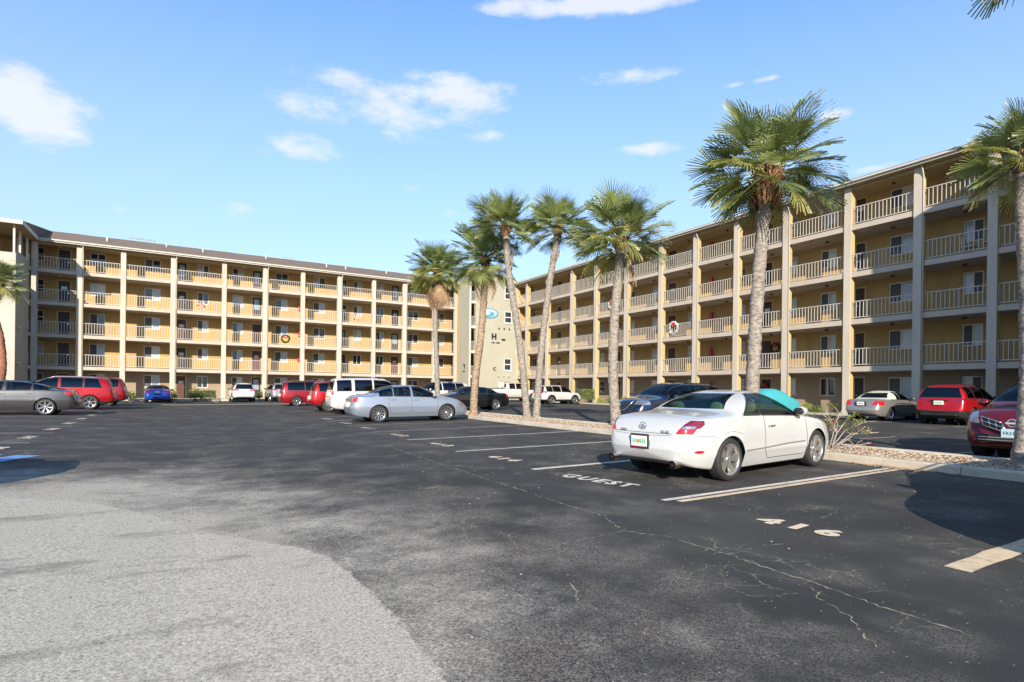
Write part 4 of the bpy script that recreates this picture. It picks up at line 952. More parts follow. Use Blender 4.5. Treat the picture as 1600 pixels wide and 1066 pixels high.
def lex_extras(c):
    X0, root, dfm, sy = c['X0'], c['root'], c['deform'], c['side_y']
    # exhausts
    for s in (1, -1):
        q = MB(); q.tube([(.10 - X0, s * .60, .30), (-.035 - X0, s * .60, .295)], .062, 16, caps=False); q.tube([(.10 - X0, s * .60, .30), (-.034 - X0, s * .60, .295)], .050, 16, caps=False); q.build('exhaust_tip', M['chrome'], root)
        q = MB(); q.tube([(.09 - X0, s * .60, .30), (.0 - X0, s * .60, .297)], .043, 16); q.build('exhaust_bore', M['dark'], root)
    # plate surround, recess
    q = MB(); x = dfm(0, .6) - .066 - X0; q.box(x - .006, x + .03, -.185, .185, .485, .71); q.build('plate_surround', M['black'], root, bevel=.012)
    q = MB(); q.box(x - .02, x - .01, -.14, .14, .495, .515); q.build('plate_frame', M['darkred'], root)
    # emblem: ring and slanted L
    ex = dfm(0, .84) - .02 - X0; q = MB(); n = 24
    for i in range(n):
        a, b_ = 6.2832 * i / n, 6.2832 * (i + 1) / n; q.tube([(ex, .062 * math.cos(a), .835 + .045 * math.sin(a)), (ex, .062 * math.cos(b_), .835 + .045 * math.sin(b_))], .006, 5, caps=False)
    q.tube([(ex, -.018, .872), (ex, .020, .815)], .007, 5); q.tube([(ex, .020, .815), (ex, -.034, .812)], .007, 5); q.build('emblem', M['chrome'], root)
    for txt, y, sz in (('SC 430', -.42, .05), ('LEXUS', .40, .042)):
        me = font_mesh(txt, sz, .003, .0012); me.materials.append(M['metal']); o = mobj('badge', me, root, (dfm(0, .765) + .006 - X0, y, .745)); o.rotation_euler = (R(90), 0, R(-90))
    # side marker reflector on the quarter panel corner
    for s in (1, -1):
        vs = []; n = 16; q = MB()
        for i in range(n):
            a = 6.2832 * i / n; xx, zz = .30 + .085 * math.cos(a), .475 + .022 * math.sin(a); vs.append((dfm(xx, zz) - X0, s * (sy(xx, zz) + .006), zz))
        q.add(vs, [tuple(range(n))]); q.build('reflector', M['redlens'], root)
    # door handle, moulding
    for s in (1, -1):
        q = MB(); hx, hz_ = 2.12, .79; y = sy(hx, hz_); q.tube([(hx - .09 - X0, s * (y + .006), hz_), (hx - .04 - X0, s * (y + .032), hz_ + .004), (hx + .06 - X0, s * (y + .032), hz_ + .006), (hx + .10 - X0, s * (y + .004), hz_ + .004)], .011, 6); q.build('door_handle', M['chrome'], root)
    c['ribbon']([(1.36, .435), (1.9, .445), (2.6, .48), (3.16, .49)], .022, M['metal'], 'door_moulding', off=.006)
    c['ribbon']([(1.33, .955), (1.355, 1.02)], .006, M['black'], 'roof_seam')
    c['ribbon']([(.02, .70), (.30, .705), (.55, .70), (.66, .66)], .006, M['metal'], 'bumper_seam')
    c['ribbon']([(1.30, .70), (1.0, .755), (.80, .73)], .005, M['metal'], 'panel_crease')
    # boot lid seam on the tail, and lip spoiler
    q = MB(); xz = [(dfm(0, .735) - .055 - X0, .735)]; n = 14
    for i in range(n):
        ya, yb = -.56 + 1.12 * i / n, -.56 + 1.12 * (i + 1) / n; f = lambda y: dfm(0, .735) - .052 * (1 - (y / .66) ** 2) - .004 - X0; q.add([(f(ya), ya, .731), (f(yb), yb, .731), (f(yb), yb, .739), (f(ya), ya, .739)], [(0, 1, 2, 3)])
    q.build('boot_gap', M['black'], root)
    q = MB(); q.tube([(1.50 - X0, -.42, 1.0), (1.50 - X0, .42, 1.0)], .02, 6); q.build('parcel_shelf', M['dark'], root)
tailL = [([((0, 0, .735), (0, 0, 1)), ((0, .585, .735), (0, 1, -.62)), ((0, 0, .815), (0, 0, -1)), ((.20, 0, .735), (-1, 0, 1.0))], 'redlens'),
         ([((0, 0, .8151), (0, 0, 1)), ((0, .585, .735), (0, 1, -.62)), ((0, 0, .85), (0, 0, -1)), ((.16, 0, .735), (-1, 0, 1.0))], 'clearlens'),
         ([((0, 0, .8151), (0, 0, 1)), ((0, .585, .735), (0, 1, -.62)), ((.20, 0, .735), (-1, 0, 1.6)), ((.42, 0, 0), (-1, 0, 0)), ((0, 0, .93), (0, 0, -1))], 'darkred')]
lx = make_car('parked_car', 'white convertible coupe with roof up and tan seats, on the stall marked GUEST', LEX, P_white, (8.43, 6.70), R(5.2), ds=.035, rimstyle=('alloyd', 5, .12), glass='glass_lex', seat='seat_tan', tail=tailL, extras=lex_extras, group=None)

# --- the other parked cars
def pc(label, spec, pm, x, y, head, **k): return make_car('parked_car', label, spec, pm, (x, y), R(head), **k)
P_silver = paint('blue_silver_paint', (.36, .41, .50), .55, .35); P_grey = paint('dark_grey_paint', (.085, .085, .09), .6, .35); P_red = paint('red_paint', (.50, .006, .012), .45, .3, .6)
P_red2 = paint('dark_red_paint', (.36, .008, .016), .45, .3, .6); P_maroon = paint('maroon_paint', (.20, .012, .02), .5, .3, .7); P_blue = paint('blue_paint_car', (.02, .11, .62), .3, .3); P_navy = paint('navy_paint', (.008, .016, .055), .4, .25)
P_black = paint('black_paint', (.010, .010, .012), .2, .2); P_champ = paint('champagne_silver_paint', (.38, .37, .34), .6, .35); P_w2 = paint('white_paint_car', (.56, .56, .55), 0, .35); P_sv = paint('silver_grey_paint', (.40, .42, .43), .5, .35)
def badge_line(ctx, z, w, mt='chrome'):
    q = MB(); x = ctx['deform'](0, z) - .06 - ctx['X0']; q.box(x, x + .05, -w, w, z - .018, z + .018); q.build('boot_trim', M[mt], ctx['root'], bevel=.008)
def std_front(L_, z0=.60, z1=.78, gz=(.40, .66), gw=.42, mt='black'): return [hlamp(z0, z1, gw + .08, .42, L_), grille(gz[0], gz[1], gw, L_, mt)]
# silver saloon in the stall row
TL = [lamp(.80, .97, .52, .30), lamp(.80, .865, .40, .12, mt='clearlens')]
pc('blue-silver saloon parked nose-in against the island, nearest car beyond the empty stalls', tmpl(SEDAN, chromeline=True, platez=.70, rimr=.70), P_silver, 6.82 - 1.07 + 2.42, 22.32, -3, tail=TL, headl=std_front(4.88), ds=.055, rimstyle=('alloy', 10, .055), extras=lambda c: badge_line(c, .90, .3))
# white boxy SUV behind it
BOXY = tmpl(SUV, L=4.85, top=[(0, .78), (.03, 1.0), (.06, 1.2), (.10, 1.45), (.18, 1.70), (.30, 1.78), (.9, 1.81), (1.8, 1.82), (2.6, 1.79), (2.85, 1.72), (3.15, 1.48), (3.45, 1.20), (3.7, 1.16), (4.4, 1.10), (4.72, .95), (4.85, .62)],
    belt=[(0, .74), (.10, 1.10), (.5, 1.13), (3.3, 1.10), (4.2, 1.03), (4.6, .85), (4.85, .56)], plan=[(0, .84), (.06, .92), (.25, .985), (.8, 1), (1.6, 1), (3.6, 1), (4.3, .98), (4.6, .90), (4.78, .80), (4.85, .70)], k=.18, sq=3.0, dlo=[(.28, .98), (1.15, 2.0), (2.1, 3.2)],
    slant={2: (0, -.1)}, doors=[(1.12, 2.05), (2.05, 3.22)], wx=(1.03, 3.82), ws=(1.24, 1.72), wsx=(2.5, 3.7), rw=(1.22, 1.66), rwx=(-.1, .5), rww=.86, rl=[(.4, .02), (1.1, .02), (1.7, .08)], clad=.0, railx=(.6, 2.5), platez=1.0)
BOXY['clad'] = None; BOXY['wr'] = .375
TLs = [([((0, 0, .98), (0, 0, 1)), ((0, 0, 1.16), (0, 0, -1)), ((0, .66, 0), (0, 1, 0)), ((.14, 0, 0), (-1, 0, 0))], 'redlens')]
pc('white boxy SUV parked beside the blue-silver saloon, dark tinted side windows', BOXY, P_w2, 7.48 - 1.03 + 2.42, 28.75, -2, tail=TLs, headl=std_front(4.85, .8, .98), glass='glass_dark', ds=.07, rimstyle=('alloy', 6, .07))
# red compact SUV
TLe = [([((0, 0, .98), (0, 0, 1)), ((0, 0, 1.16), (0, 0, -1)), ((0, .55, 0), (0, 1, 0)), ((.28, 0, 0), (-1, 0, 0))], 'redlens')]
pc('bright red compact SUV between the white boxy SUV and the red minivan', tmpl(SUV, rearbar=True), P_red, 7.11 - .93 + 2.31, 32.3, -2, L=4.52, H=1.68, tail=TLe, headl=std_front(4.52, .8, .95), glass='glass_dark', ds=.065, rimstyle=('alloyd', 10, .05))
# red minivan
VAN = tmpl(SUV, L=5.17, top=[(0, .72), (.03, 1.0), (.07, 1.2), (.14, 1.45), (.28, 1.66), (.5, 1.72), (1.5, 1.77), (2.4, 1.77), (3.0, 1.70), (3.6, 1.46), (4.2, 1.14), (4.45, 1.07), (4.9, .92), (5.08, .75), (5.17, .56)],
    belt=[(0, .68), (.10, 1.03), (.5, 1.06), (3.4, 1.02), (4.4, .93), (4.9, .78), (5.17, .50)], plan=[(0, .78), (.06, .88), (.25, .96), (.9, 1), (2, 1), (3.9, 1), (4.5, .97), (4.9, .87), (5.1, .74), (5.17, .64)], zb=[(0, .30), (.3, .22), (4.6, .2), (5.17, .28)],
    wx=(1.02, 4.11), dlo=[(.45, 1.55), (1.6, 2.6), (2.7, 3.75)], wsx=(2.9, 4.4), ws=(1.12, 1.68), rw=(1.18, 1.62), rwx=(-.1, .6), doors=[(1.6, 2.65), (2.65, 3.8)], clad=None, chromeline=True, wr=.345, rails=True, railm='black')
pc('red minivan with chrome window line, tail towards the lane in the far stalls', VAN, P_red2, 7.15 - 1.02 + 2.58, 41.95, -2, tail=TLe, headl=std_front(5.17), glass='glass_dark', ds=.08, rimstyle=('alloy', 7, .06))
pc('red hatchback mostly hidden behind the red minivan and the bright red SUV', tmpl(SUV), P_red, 10.1, 52.8, 95, L=4.4, H=1.66, tail=TLe, ds=.1)
# white SUV and silver SUV with tails to the lot, noses to the far wing
TLr = [([((0, 0, .98), (0, 0, 1)), ((0, 0, 1.10), (0, 0, -1)), ((0, .40, 1), (0, 1, -.5)), ((.32, 0, 0), (-1, 0, 0))], 'redlens')]
pc('white compact SUV seen square from behind in front of the far wing', tmpl(SUV, rearbar=True, rails=True, railm='metal', cladm='black'), P_w2, 4.9, 54.9, 90, tail=TLr, L=4.57, H=1.66, ds=.08, glass='glass_dark')
pc('silver-grey compact SUV half hidden behind the tail of the red minivan', tmpl(SUV, rearbar=True), P_sv, 7.9, 54.9, 92, tail=TLr, L=4.4, H=1.64, ds=.08, glass='glass_dark')
pc('bright blue saloon seen from behind in front of the far wing', tmpl(SEDAN, platez=.86), P_blue, -1.35, 55.1, 91, L=4.6, H=1.43, tail=[lamp(.82, .98, .40, .30)], ds=.075, extras=lambda c: badge_line(c, .70, .25, 'black'))
# left row
pc('dark grey saloon with chrome window trim, at the left edge of the lot', tmpl(SEDAN, chromeline=True, hm='chrome', L=5.0, rimr=.74, wr=.35, top=[(0, .66), (.04, .88), (.12, 1.06), (.35, 1.12), (.72, 1.15), (1.30, 1.345), (1.9, 1.46), (2.4, 1.48), (2.8, 1.45), (3.2, 1.31), (3.75, 1.07), (4.1, 1.01), (4.6, .88), (4.88, .72), (5.0, .54)],
    belt=[(0, .60), (.12, .97), (.5, 1.03), (1.5, 1.02), (3.5, .95), (4.3, .84), (4.8, .64), (5.0, .48)], plan=[(0, .72), (.06, .82), (.25, .93), (.8, .985), (1.6, 1), (3.6, 1), (4.3, .975), (4.7, .88), (4.9, .76), (5.0, .62)], dlo=[(.98, 1.5), (1.56, 2.38), (2.48, 3.5)], lines=[([(1.3, .62), (2.4, .50), (3.4, .40)], .010, 'black')]),
    P_grey, -4.8 + 1.07 - 2.5, 31.72, 179, tail=[lamp(.88, 1.03, .50, .42), lamp(.95, .985, .55, .44, mt='clearlens')], ds=.055, rimstyle=('alloy', 7, .085))
TLt = [([((0, 0, 1.0), (0, 0, 1)), ((0, 0, 1.14), (0, 0, -1)), ((0, .58, 0), (0, 1, 0)), ((.34, 0, 0), (-1, 0, 0))], 'darkred')]
BIG = tmpl(SUV, L=5.15, top=[(0, .78), (.03, 1.05), (.07, 1.22), (.16, 1.42), (.34, 1.66), (.5, 1.72), (1.2, 1.77), (2.2, 1.78), (2.8, 1.73), (3.3, 1.50), (3.85, 1.20), (4.2, 1.14), (4.75, 1.04), (5.0, .90), (5.15, .62)],
    belt=[(0, .72), (.10, 1.10), (.5, 1.14), (3.5, 1.09), (4.4, 1.0), (4.9, .82), (5.15, .56)], plan=[(0, .78), (.06, .88), (.25, .95), (.9, .99), (2, 1), (3.8, 1), (4.4, .97), (4.85, .89), (5.08, .77), (5.15, .66)], wx=(1.08, 4.14), dlo=[(.55, 1.35), (1.4, 2.35), (2.45, 3.55)], slant={0: (.22, 0)}, doors=[(1.38, 2.4), (2.4, 3.6)], ws=(1.22, 1.70), wsx=(2.6, 4.1), rw=(1.22, 1.62), rwx=(-.1, .6),
    chromeline=True, railm='metal', railx=(.7, 2.9), wr=.38, clad=.46)
pc('large red SUV with silver roof rails, behind the dark grey saloon', BIG, P_red, -4.05 + 1.08 - 2.57, 38.55, 181, tail=TLt, ds=.07, glass='glass_dark', rimstyle=('alloy', 6, .08), extras=lambda c: badge_line(c, .62, .5, 'black'))
pc('second red SUV, beyond the large red one with roof rails', tmpl(SUV), P_red2, -5.15, 44.9, 178, L=4.7, H=1.84, tail=TLt, ds=.09, glass='glass_dark')
# right-hand side of the island
pc('black saloon parked nose to the island behind a leaning palm', tmpl(SEDAN), P_black, 15.35, 31.1, 178, tail=[lamp(.82, .98, .50, .34)], headl=std_front(4.88), ds=.06, H=1.44, rimstyle=('alloy', 5, .08))
pc('white three-row SUV facing the island beyond the black saloon', tmpl(BIG, chromeline=False), P_w2, 15.9, 37.6, 180, H=1.76, headl=std_front(5.1, .8, .95), ds=.08, glass='glass_dark')
TLh = [([((0, 0, .96), (0, 0, 1)), ((0, 0, 1.12), (0, 0, -1)), ((0, .48, 0), (0, 1, 0)), ((.36, 0, 0), (-1, 0, 0))], 'redlens')]
pc('white crossover with grey lower trim, nose to the right wing', tmpl(SUV, cladm='black', flare=True, rails=False), P_w2, 29.0, 41.2, 4, L=4.48, H=1.65, tail=TLh, headl=std_front(4.48, .8, .92), ds=.08, rimstyle=('alloy', 6, .08))
def murano(c):
    X0, root, dfm = c['X0'], c['root'], c['deform']; Lx = c['L']
    q = MB(); x = Lx - X0 + .03
    q.tube([(x - .10, .62, .93), (x + .02, .34, .62), (x + .05, .16, .55), (x + .05, -.16, .55), (x + .02, -.34, .62), (x - .10, -.62, .93)], .022, 6); q.build('chrome_grille_bar', M['chrome'], root)
    q = MB(); q.lathe([(0, .012), (.075, .008), (.09, 0), (.075, -.008)], 16); o = q.build('emblem', M['chrome'], root, loc=(x + .03, 0, .76)); o.rotation_euler = (0, 0, R(-90))
pc('dark navy crossover with a V-shaped chrome grille, nose to the island behind the white convertible', tmpl(SUV, L=4.75, wx=(.95, 3.78)), P_navy, 16.0, 15.45, 180, H=1.60, headl=[hlamp(.78, .93, .40, .62, 4.75), grille(.50, .84, .44, 4.75)], ds=.055, extras=murano)
# champagne convertible and red SUV by the right wing
CLK = tmpl(LEX, L=4.65, W=.87, top=[(0, .64), (.05, .86), (.13, .96), (.35, 1.0), (.75, 1.01), (1.05, 1.03), (1.32, 1.22), (1.65, 1.35), (2.0, 1.39), (2.4, 1.375), (2.8, 1.25), (3.3, 1.01), (3.6, .95), (4.2, .85), (4.5, .70), (4.65, .50)],
    belt=[(0, .60), (.10, .88), (.35, .95), (1.2, .96), (2.4, .94), (3.3, .89), (4.0, .80), (4.45, .60), (4.65, .46)], plan=LEX['plan'][:-4] + [(4.1, .96), (4.45, .85), (4.6, .72), (4.65, .60)], zb=[(0, .33), (.3, .24), (1, .19), (4.4, .18), (4.65, .24)], wx=(1.0, 3.71), dlo=[(1.62, 1.95), (1.99, 3.1)], slant={0: (.10, .02), 1: (.03, -.42)},
    rww=.72, rwlean=.1, rw=(1.06, 1.29), rwx=(.6, 1.75), platez=.80, wr=.32, rooflow=1.0, roofx=(1.0, 2.95), gap=.04, handles=True)
roofcream = mat('cream_canvas_roof', (.55, .53, .45), .85)
def clkx(c):
    q = MB(); x = c['deform'](0, .8) - .05 - c['X0']; q.box(x - .004, x + .03, -.24, .24, .71, .90); q.build('plate_recess', M['black'], c['root'], bevel=.01)
pc('champagne-silver convertible with cream fabric roof, in front of the right wing', CLK, P_champ, 29.2 - 1.0 + 1.05, 14.35, 2, L=4.45, tail=[([((0, 0, .72), (0, 0, 1)), ((0, 0, .93), (0, 0, -1)), ((0, .44, .72), (0, 1, -.4)), ((.40, 0, 0), (-1, 0, 0))], 'redlens')], ds=.05, rimstyle=('alloy', 7, .07), roofm=roofcream, extras=clkx)
RAV = tmpl(SUV, clad=.60, wr=.36, rw=(1.13, 1.54), rww=.84, platez=.92, rearbar=True)
pc('red SUV with grey lower bumper, seen from behind beside the champagne convertible', RAV, P_red, 29.0, 11.2, 3, H=1.69, L=4.5, tail=[([((0, 0, 1.0), (0, 0, 1)), ((0, 0, 1.09), (0, 0, -1)), ((0, .42, 0), (0, 1, 0)), ((.34, 0, 0), (-1, 0, 0))], 'darkred')], ds=.05, glass='glass_dark', extras=lambda c: badge_line(c, 1.02, .3, 'black'))
# maroon crossover facing the island, half out of frame
def rogue(c):
    X0, root, Lx = c['X0'], c['root'], c['L']; x = Lx - X0
    for s in (1, -1):
        q = MB(); Y = [.50, .38, .27, .17]; f = lambda y: x + .045 - .10 * (y / .6) ** 2
        top_ = [(f(y), s * y, .865 - .035 * i) for i, y in enumerate(Y)]; bot = [(f(y) + .02, s * (y - .04), .70 - .035 * i) for i, y in enumerate(Y)]; mid = [((a[0] + b_[0]) / 2, (a[1] + b_[1]) / 2, (a[2] + b_[2]) / 2) for a, b_ in zip(top_, bot)]
        for P in (top_, mid, bot): q.tube(P, .013, 5)
        for a, b_ in zip(top_, bot): q.tube([a, b_], .013, 5)
        q.tube([top_[-1], (x + .07, s * .10, .60)], .022, 5); q.build('chrome_grille', M['chrome'], root)
        q = MB(); q.add([(f(.50) - .012, s * .50, .865), (f(.17) - .012, s * .17, .76), (f(.13) - .0, s * .13, .60), (f(.46) - .0, s * .46, .70)], [(0, 1, 2, 3)]); q.build('grille_mesh', M['black'], root)
        q = MB(); q.lathe([(0, .01), (.075, 0), (.085, -.03)], 16); o = q.build('fog_lamp', M['black'], root, loc=(x - .10, s * .66, .44)); o.rotation_euler = (0, 0, R(-90))
    q = MB(); q.lathe([(.058, .008), (.075, .012), (.085, 0), (.075, -.008), (.058, 0)], 24); q.box(-.095, .095, -.002, .014, -.016, .016); o = q.build('emblem', M['chrome'], root, loc=(x + .085, 0, .76)); o.rotation_euler = (0, 0, R(-90))
    q = MB(); q.box(x + .02, x + .085, -.55, .55, .40, .54); q.build('lower_air_intake', M['black'], root, bevel=.02)
    for z in (.44, .49): q = MB(); q.box(x + .084, x + .092, -.5, .5, z - .006, z + .006); q.build('intake_slat', M['alloyd'], root)
    q = MB(); q.box(x + .09, x + .10, -.155, .155, .50, .655); po = q.build('number_plate', mat('plate_sky', (.45, .65, .72), .4), root)
    me = font_mesh('FR3114', .085, .001); me.materials.append(M['ink']); o = mobj('plate_characters', me, po, (x + .102, 0, .545), 'stuff'); o.rotation_euler = (R(90), 0, R(90))
pc('maroon crossover with chrome grille facing the island at the right edge, palm in front', tmpl(SUV, hood=(3.6, 4.4), railm='metal', clad=.30, wr=.355), P_maroon, 15.44, 4.24, 180, H=1.66, L=4.64, headl=[([((0, 0, .73), (0, 0, 1)), ((0, 0, .99), (0, 0, -1)), ((0, .56, .73), (0, 1, -.5)), ((4.18, 0, 0), (1, 0, 0)), ((4.16, 0, .99), (1, 0, 1.3))], 'clearlens', 'headlight')], ds=.045, extras=rogue, plate=False)
# just outside the frame on the right: its shadow falls into the picture
pc('dark pickup-height SUV just outside the right edge, casting its shadow on the bay marked 416', tmpl(BIG, chromeline=False), P_black, 8.35, .62, 180, H=1.80, ds=.12)

# white pickup
PK = tmpl(BOXY, L=5.9, top=[(0, .86), (.03, 1.12), (.06, 1.28), (.3, 1.32), (1.72, 1.33), (1.80, 1.36), (1.86, 1.80), (2.0, 1.90), (2.8, 1.94), (3.5, 1.92), (3.75, 1.84), (4.15, 1.50), (4.4, 1.28), (4.6, 1.23), (5.5, 1.15), (5.78, 1.0), (5.9, .7)],
    belt=[(0, .82), (.06, 1.22), (1.7, 1.26), (4.4, 1.20), (5.4, 1.08), (5.75, .9), (5.9, .64)], plan=[(0, .95), (.06, .985), (.25, 1), (5.0, 1), (5.4, .98), (5.7, .92), (5.85, .84), (5.9, .76)], zb=[(0, .55), (.4, .48), (5.4, .45), (5.9, .5)], W=.99,
    wx=(1.18, 4.86), dlo=[(2.1, 2.75), (2.9, 4.05)], slant={1: (0, -.15)}, doors=[(1.95, 2.82), (2.82, 4.1)], doorlow=.6, ws=(1.32, 1.84), wsx=(3.3, 4.6), rw=(1.42, 1.80), rwx=(1.7, 2.1), rww=.8, wr=.41, gap=.07, k=.16, rails=False, platez=.78, rl=[(0, 0), (2, 0)], nl=[(0, 0), (2, 0)])
def pickup(c):
    X0, root = c['X0'], c['root']
    q = MB(); q.box(-.10 - X0, .08 - X0, -.9, .9, .60, .76); q.build('rear_bumper', M['chrome'], root, bevel=.03)
    q = MB(); q.box(.08 - X0, 1.75 - X0, -.80, .80, 1.31, 1.345); q.build('bed_opening', M['dark'], root)
    q = MB(); q.box(-.07 - X0, -.04 - X0, .18, .62, .95, 1.08); q.build('tailgate_decal', M['redlens'], root)
    q = MB(); q.box(1.2 - X0, 1.85 - X0, -.35, .35, 1.36, 1.95); q.build('white_box_in_bed', M['fascia'], root, bevel=.02)
pc('white pickup truck with red tail lamps, tail towards the lot by the corner tower', PK, P_w2, 27.38 - 1.18 + 2.95, 49.4, 3, tail=[([((0, 0, .92), (0, 0, 1)), ((0, 0, 1.22), (0, 0, -1)), ((0, .80, 0), (0, 1, 0)), ((.12, 0, 0), (-1, 0, 0))], 'redlens')], ds=.09, rimstyle=('alloy', 6, .09), extras=pickup, glass='glass_dark')

# the covered car: a fitted turquoise sheet
def covered():
    m_ = mat('turquoise_cover', (.05, .38, .44), .75, var=.05, vscale=3, bump=.2, bscale=5)
    t_ = pchip([(0, .55), (.08, .82), (.5, .98), (1.0, 1.12), (1.6, 1.38), (2.2, 1.46), (2.8, 1.42), (3.5, 1.10), (4.1, .98), (4.5, .80), (4.62, .5)]); w_ = pchip([(0, .62), (.1, .78), (.5, .92), (1.2, .98), (3.6, .98), (4.2, .92), (4.5, .76), (4.62, .6)])
    mb = MB(); rows = []; n = 50
    for i in range(n + 1):
        x = 4.62 * i / n; T_, w = t_(x), w_(x); row = []
        for j in range(33):
            q = math.pi * j / 32; u = math.sin(q) ** .55; y = w * math.copysign(abs(math.cos(q)) ** .5, math.cos(q)) * (1 - .22 * max(0, u * T_ - .75)); z = .12 + (T_ - .12) * u
            wv = .010 * noise.noise(Vector((x * 2.2, y * 2, z * 1.4))) + .006 * math.sin(x * 19 + math.sin(z * 5)) * max(0, 1 - z / .8)
            row.append((x - 2.31, y * (1 + wv * 1.6), z + wv))
        rows.append(row)
    vs = [p for r in rows for p in r]; mb.add(vs, [(i * 33 + j, (i + 1) * 33 + j, (i + 1) * 33 + j + 1, i * 33 + j + 1) for i in range(n) for j in range(32)], 0, True)
    mb.add(rows[0], [tuple(range(33))]); mb.add(rows[-1], [tuple(reversed(range(33)))])
    root = empty('covered_car', (28.6, 20.3, ground(28.6, 20.3)), R(183), 'car under a turquoise fitted cover, seen over the white convertible', 'covered car', 'cars parked in the lot')
    mb.build('car_cover', m_, root)
    for wx_ in (-1.35, 1.3):
        for s in (1, -1): q = MB(); q.lathe([(0, -.1), (.31, -.1), (.33, -.06), (.33, .06), (.31, .1), (0, .1)], 24); q.build('tyre', M['rubber'], root, loc=(wx_, s * .74, .33))
covered()

# ------------------------------------------------------------------ vegetation
def leafmat(name, col, col2, trans=.25, rough=.38):
    m = bpy.data.materials.new(name); m.use_nodes = True; t = m.node_tree; b = t.nodes['Principled BSDF']; L = t.links
    oi = t.nodes.new('ShaderNodeObjectInfo'); g = t.nodes.new('ShaderNodeNewGeometry'); n = t.nodes.new('ShaderNodeTexNoise'); n.inputs['Scale'].default_value = 3.5; L.new(g.outputs['Position'], n.inputs['Vector'])
    a = t.nodes.new('ShaderNodeMath'); a.operation = 'ADD'; L.new(oi.outputs['Random'], a.inputs[0]); L.new(n.outputs[0], a.inputs[1]); c = t.nodes.new('ShaderNodeMath'); c.operation = 'MULTIPLY'; c.inputs[1].default_value = .55; L.new(a.outputs[0], c.inputs[0])
    r = t.nodes.new('ShaderNodeValToRGB'); r.color_ramp.elements[0].position = .2; r.color_ramp.elements[1].position = .85; r.color_ramp.elements[0].color = (*col, 1); r.color_ramp.elements[1].color = (*col2, 1); L.new(c.outputs[0], r.inputs[0])
    L.new(r.outputs[0], b.inputs['Base Color']); b.inputs['Roughness'].default_value = rough; b.inputs['Specular IOR Level'].default_value = .6
    tr = t.nodes.new('ShaderNodeBsdfTranslucent'); mx_ = t.nodes.new('ShaderNodeMixRGB'); mx_.blend_type = 'MULTIPLY'; mx_.inputs[0].default_value = 1; L.new(r.outputs[0], mx_.inputs[1]); mx_.inputs[2].default_value = (1.7, 1.8, .7, 1); L.new(mx_.outputs[0], tr.inputs[0])
    ms = t.nodes.new('ShaderNodeMixShader'); ms.inputs[0].default_value = trans; L.new(b.outputs[0], ms.inputs[1]); L.new(tr.outputs[0], ms.inputs[2]); L.new(ms.outputs[0], t.nodes['Material Output'].inputs[0]); return m
G1 = leafmat('palm_green', (.060, .088, .034), (.25, .285, .10)); G2 = leafmat('palm_yellow_green', (.16, .18, .05), (.38, .36, .12)); GD = leafmat('palm_dead', (.28, .18, .11), (.50, .35, .22), .2, .8)
PET = mat('palm_petiole', (.20, .22, .07), .5)
BARK = {'grey': mat('palm_bark_grey', (.27, .235, .20), .95, var=.75, vscale=9, bump=1.0, bscale=26, stretch=(1, 1, 2.2), dirt=(.50, .44, .36), dscale=16, damt=.8), 'tan': mat('palm_bark_tan', (.32, .235, .155), .95, var=.7, vscale=9, bump=1, bscale=22, stretch=(1, 1, 2.2)), 'dark': mat('palm_bark_brown', (.26, .19, .14), .95, var=.45, vscale=7, bump=1, bscale=22, stretch=(1, 1, 2.2)), 'red': mat('palm_bark_red', (.30, .13, .08), .95, var=.4, vscale=7, bump=1, bscale=22)}
BOOT = mat('palm_boot', (.36, .20, .10), .9, var=.5, vscale=18); FIBRE = mat('palm_fibre', (.16, .085, .045), .95, var=.5, vscale=14, bump=1)
def frond_mesh(seed, petl=.85, bl=.85, droop=.35, nl=36, fold=.30, closed=1.0, m=None, wide=1.0):
    r = random.Random(seed); mb = MB(); px = petl
    pts = [(0, 0, 0), (px * .35, 0, .035), (px * .7, 0, .03), (px, 0, -.02)]
    mb.tube(pts, [.028, .016, .012, .010], 5, 1)
    sp = 2.3 * closed; split = []
    for i in range(nl):
        f = (i + .5) / nl * 2 - 1; a = f * sp + r.uniform(-.02, .02); Ln = bl * (1 - .30 * abs(f) ** 1.6) * r.uniform(.86, 1.06)
        # leaflets near the middle leave from further along the costa
        ox = px + .22 * bl * (1 - abs(f)) ; oz = -.02 - .03 * (1 - abs(f)); dx, dy = math.cos(a), math.sin(a); wd = .5 * 2 * sp / nl * Ln * .31 * wide; ws_ = [.014, wd, wd * .66, .003]; vs = []
        dr = droop * r.uniform(.8, 1.4); lift = fold * abs(math.sin(a)) 
        for t_, w in zip((0.02, .36, .72, 1.0), ws_):
            rr = t_ * Ln; x = ox + dx * rr; y = dy * rr; z = oz + lift * rr * (1 - .35 * t_) - dr * (t_ ** 2.3) * Ln * .75 - .04 * (x - px) * (x - px) * 2
            nx_, ny_ = -dy, dx; tw = .012 * t_
            vs += [(x - nx_ * w, y - ny_ * w, z - tw), (x + nx_ * w, y + ny_ * w, z + tw)]
        mb.add(vs, [(0, 2, 3, 1), (2, 4, 5, 3), (4, 6, 7, 5)])
    return mb.mesh('frond', [m or G1, PET])
FR = {}
for sc_ in (1,):
    FR['g'] = [frond_mesh(i, .82 + .17 * (i % 3), .76 + .07 * (i % 2), .05 + .07 * (i % 4), m=G1) for i in range(7)]
    FR['y'] = [frond_mesh(20 + i, .85, .80, .24 + .1 * i, m=G2) for i in range(3)]
    FR['d'] = [frond_mesh(40 + i, .72, .80, .9, nl=26, closed=.42, fold=.1, m=GD, wide=1.3) for i in range(3)]
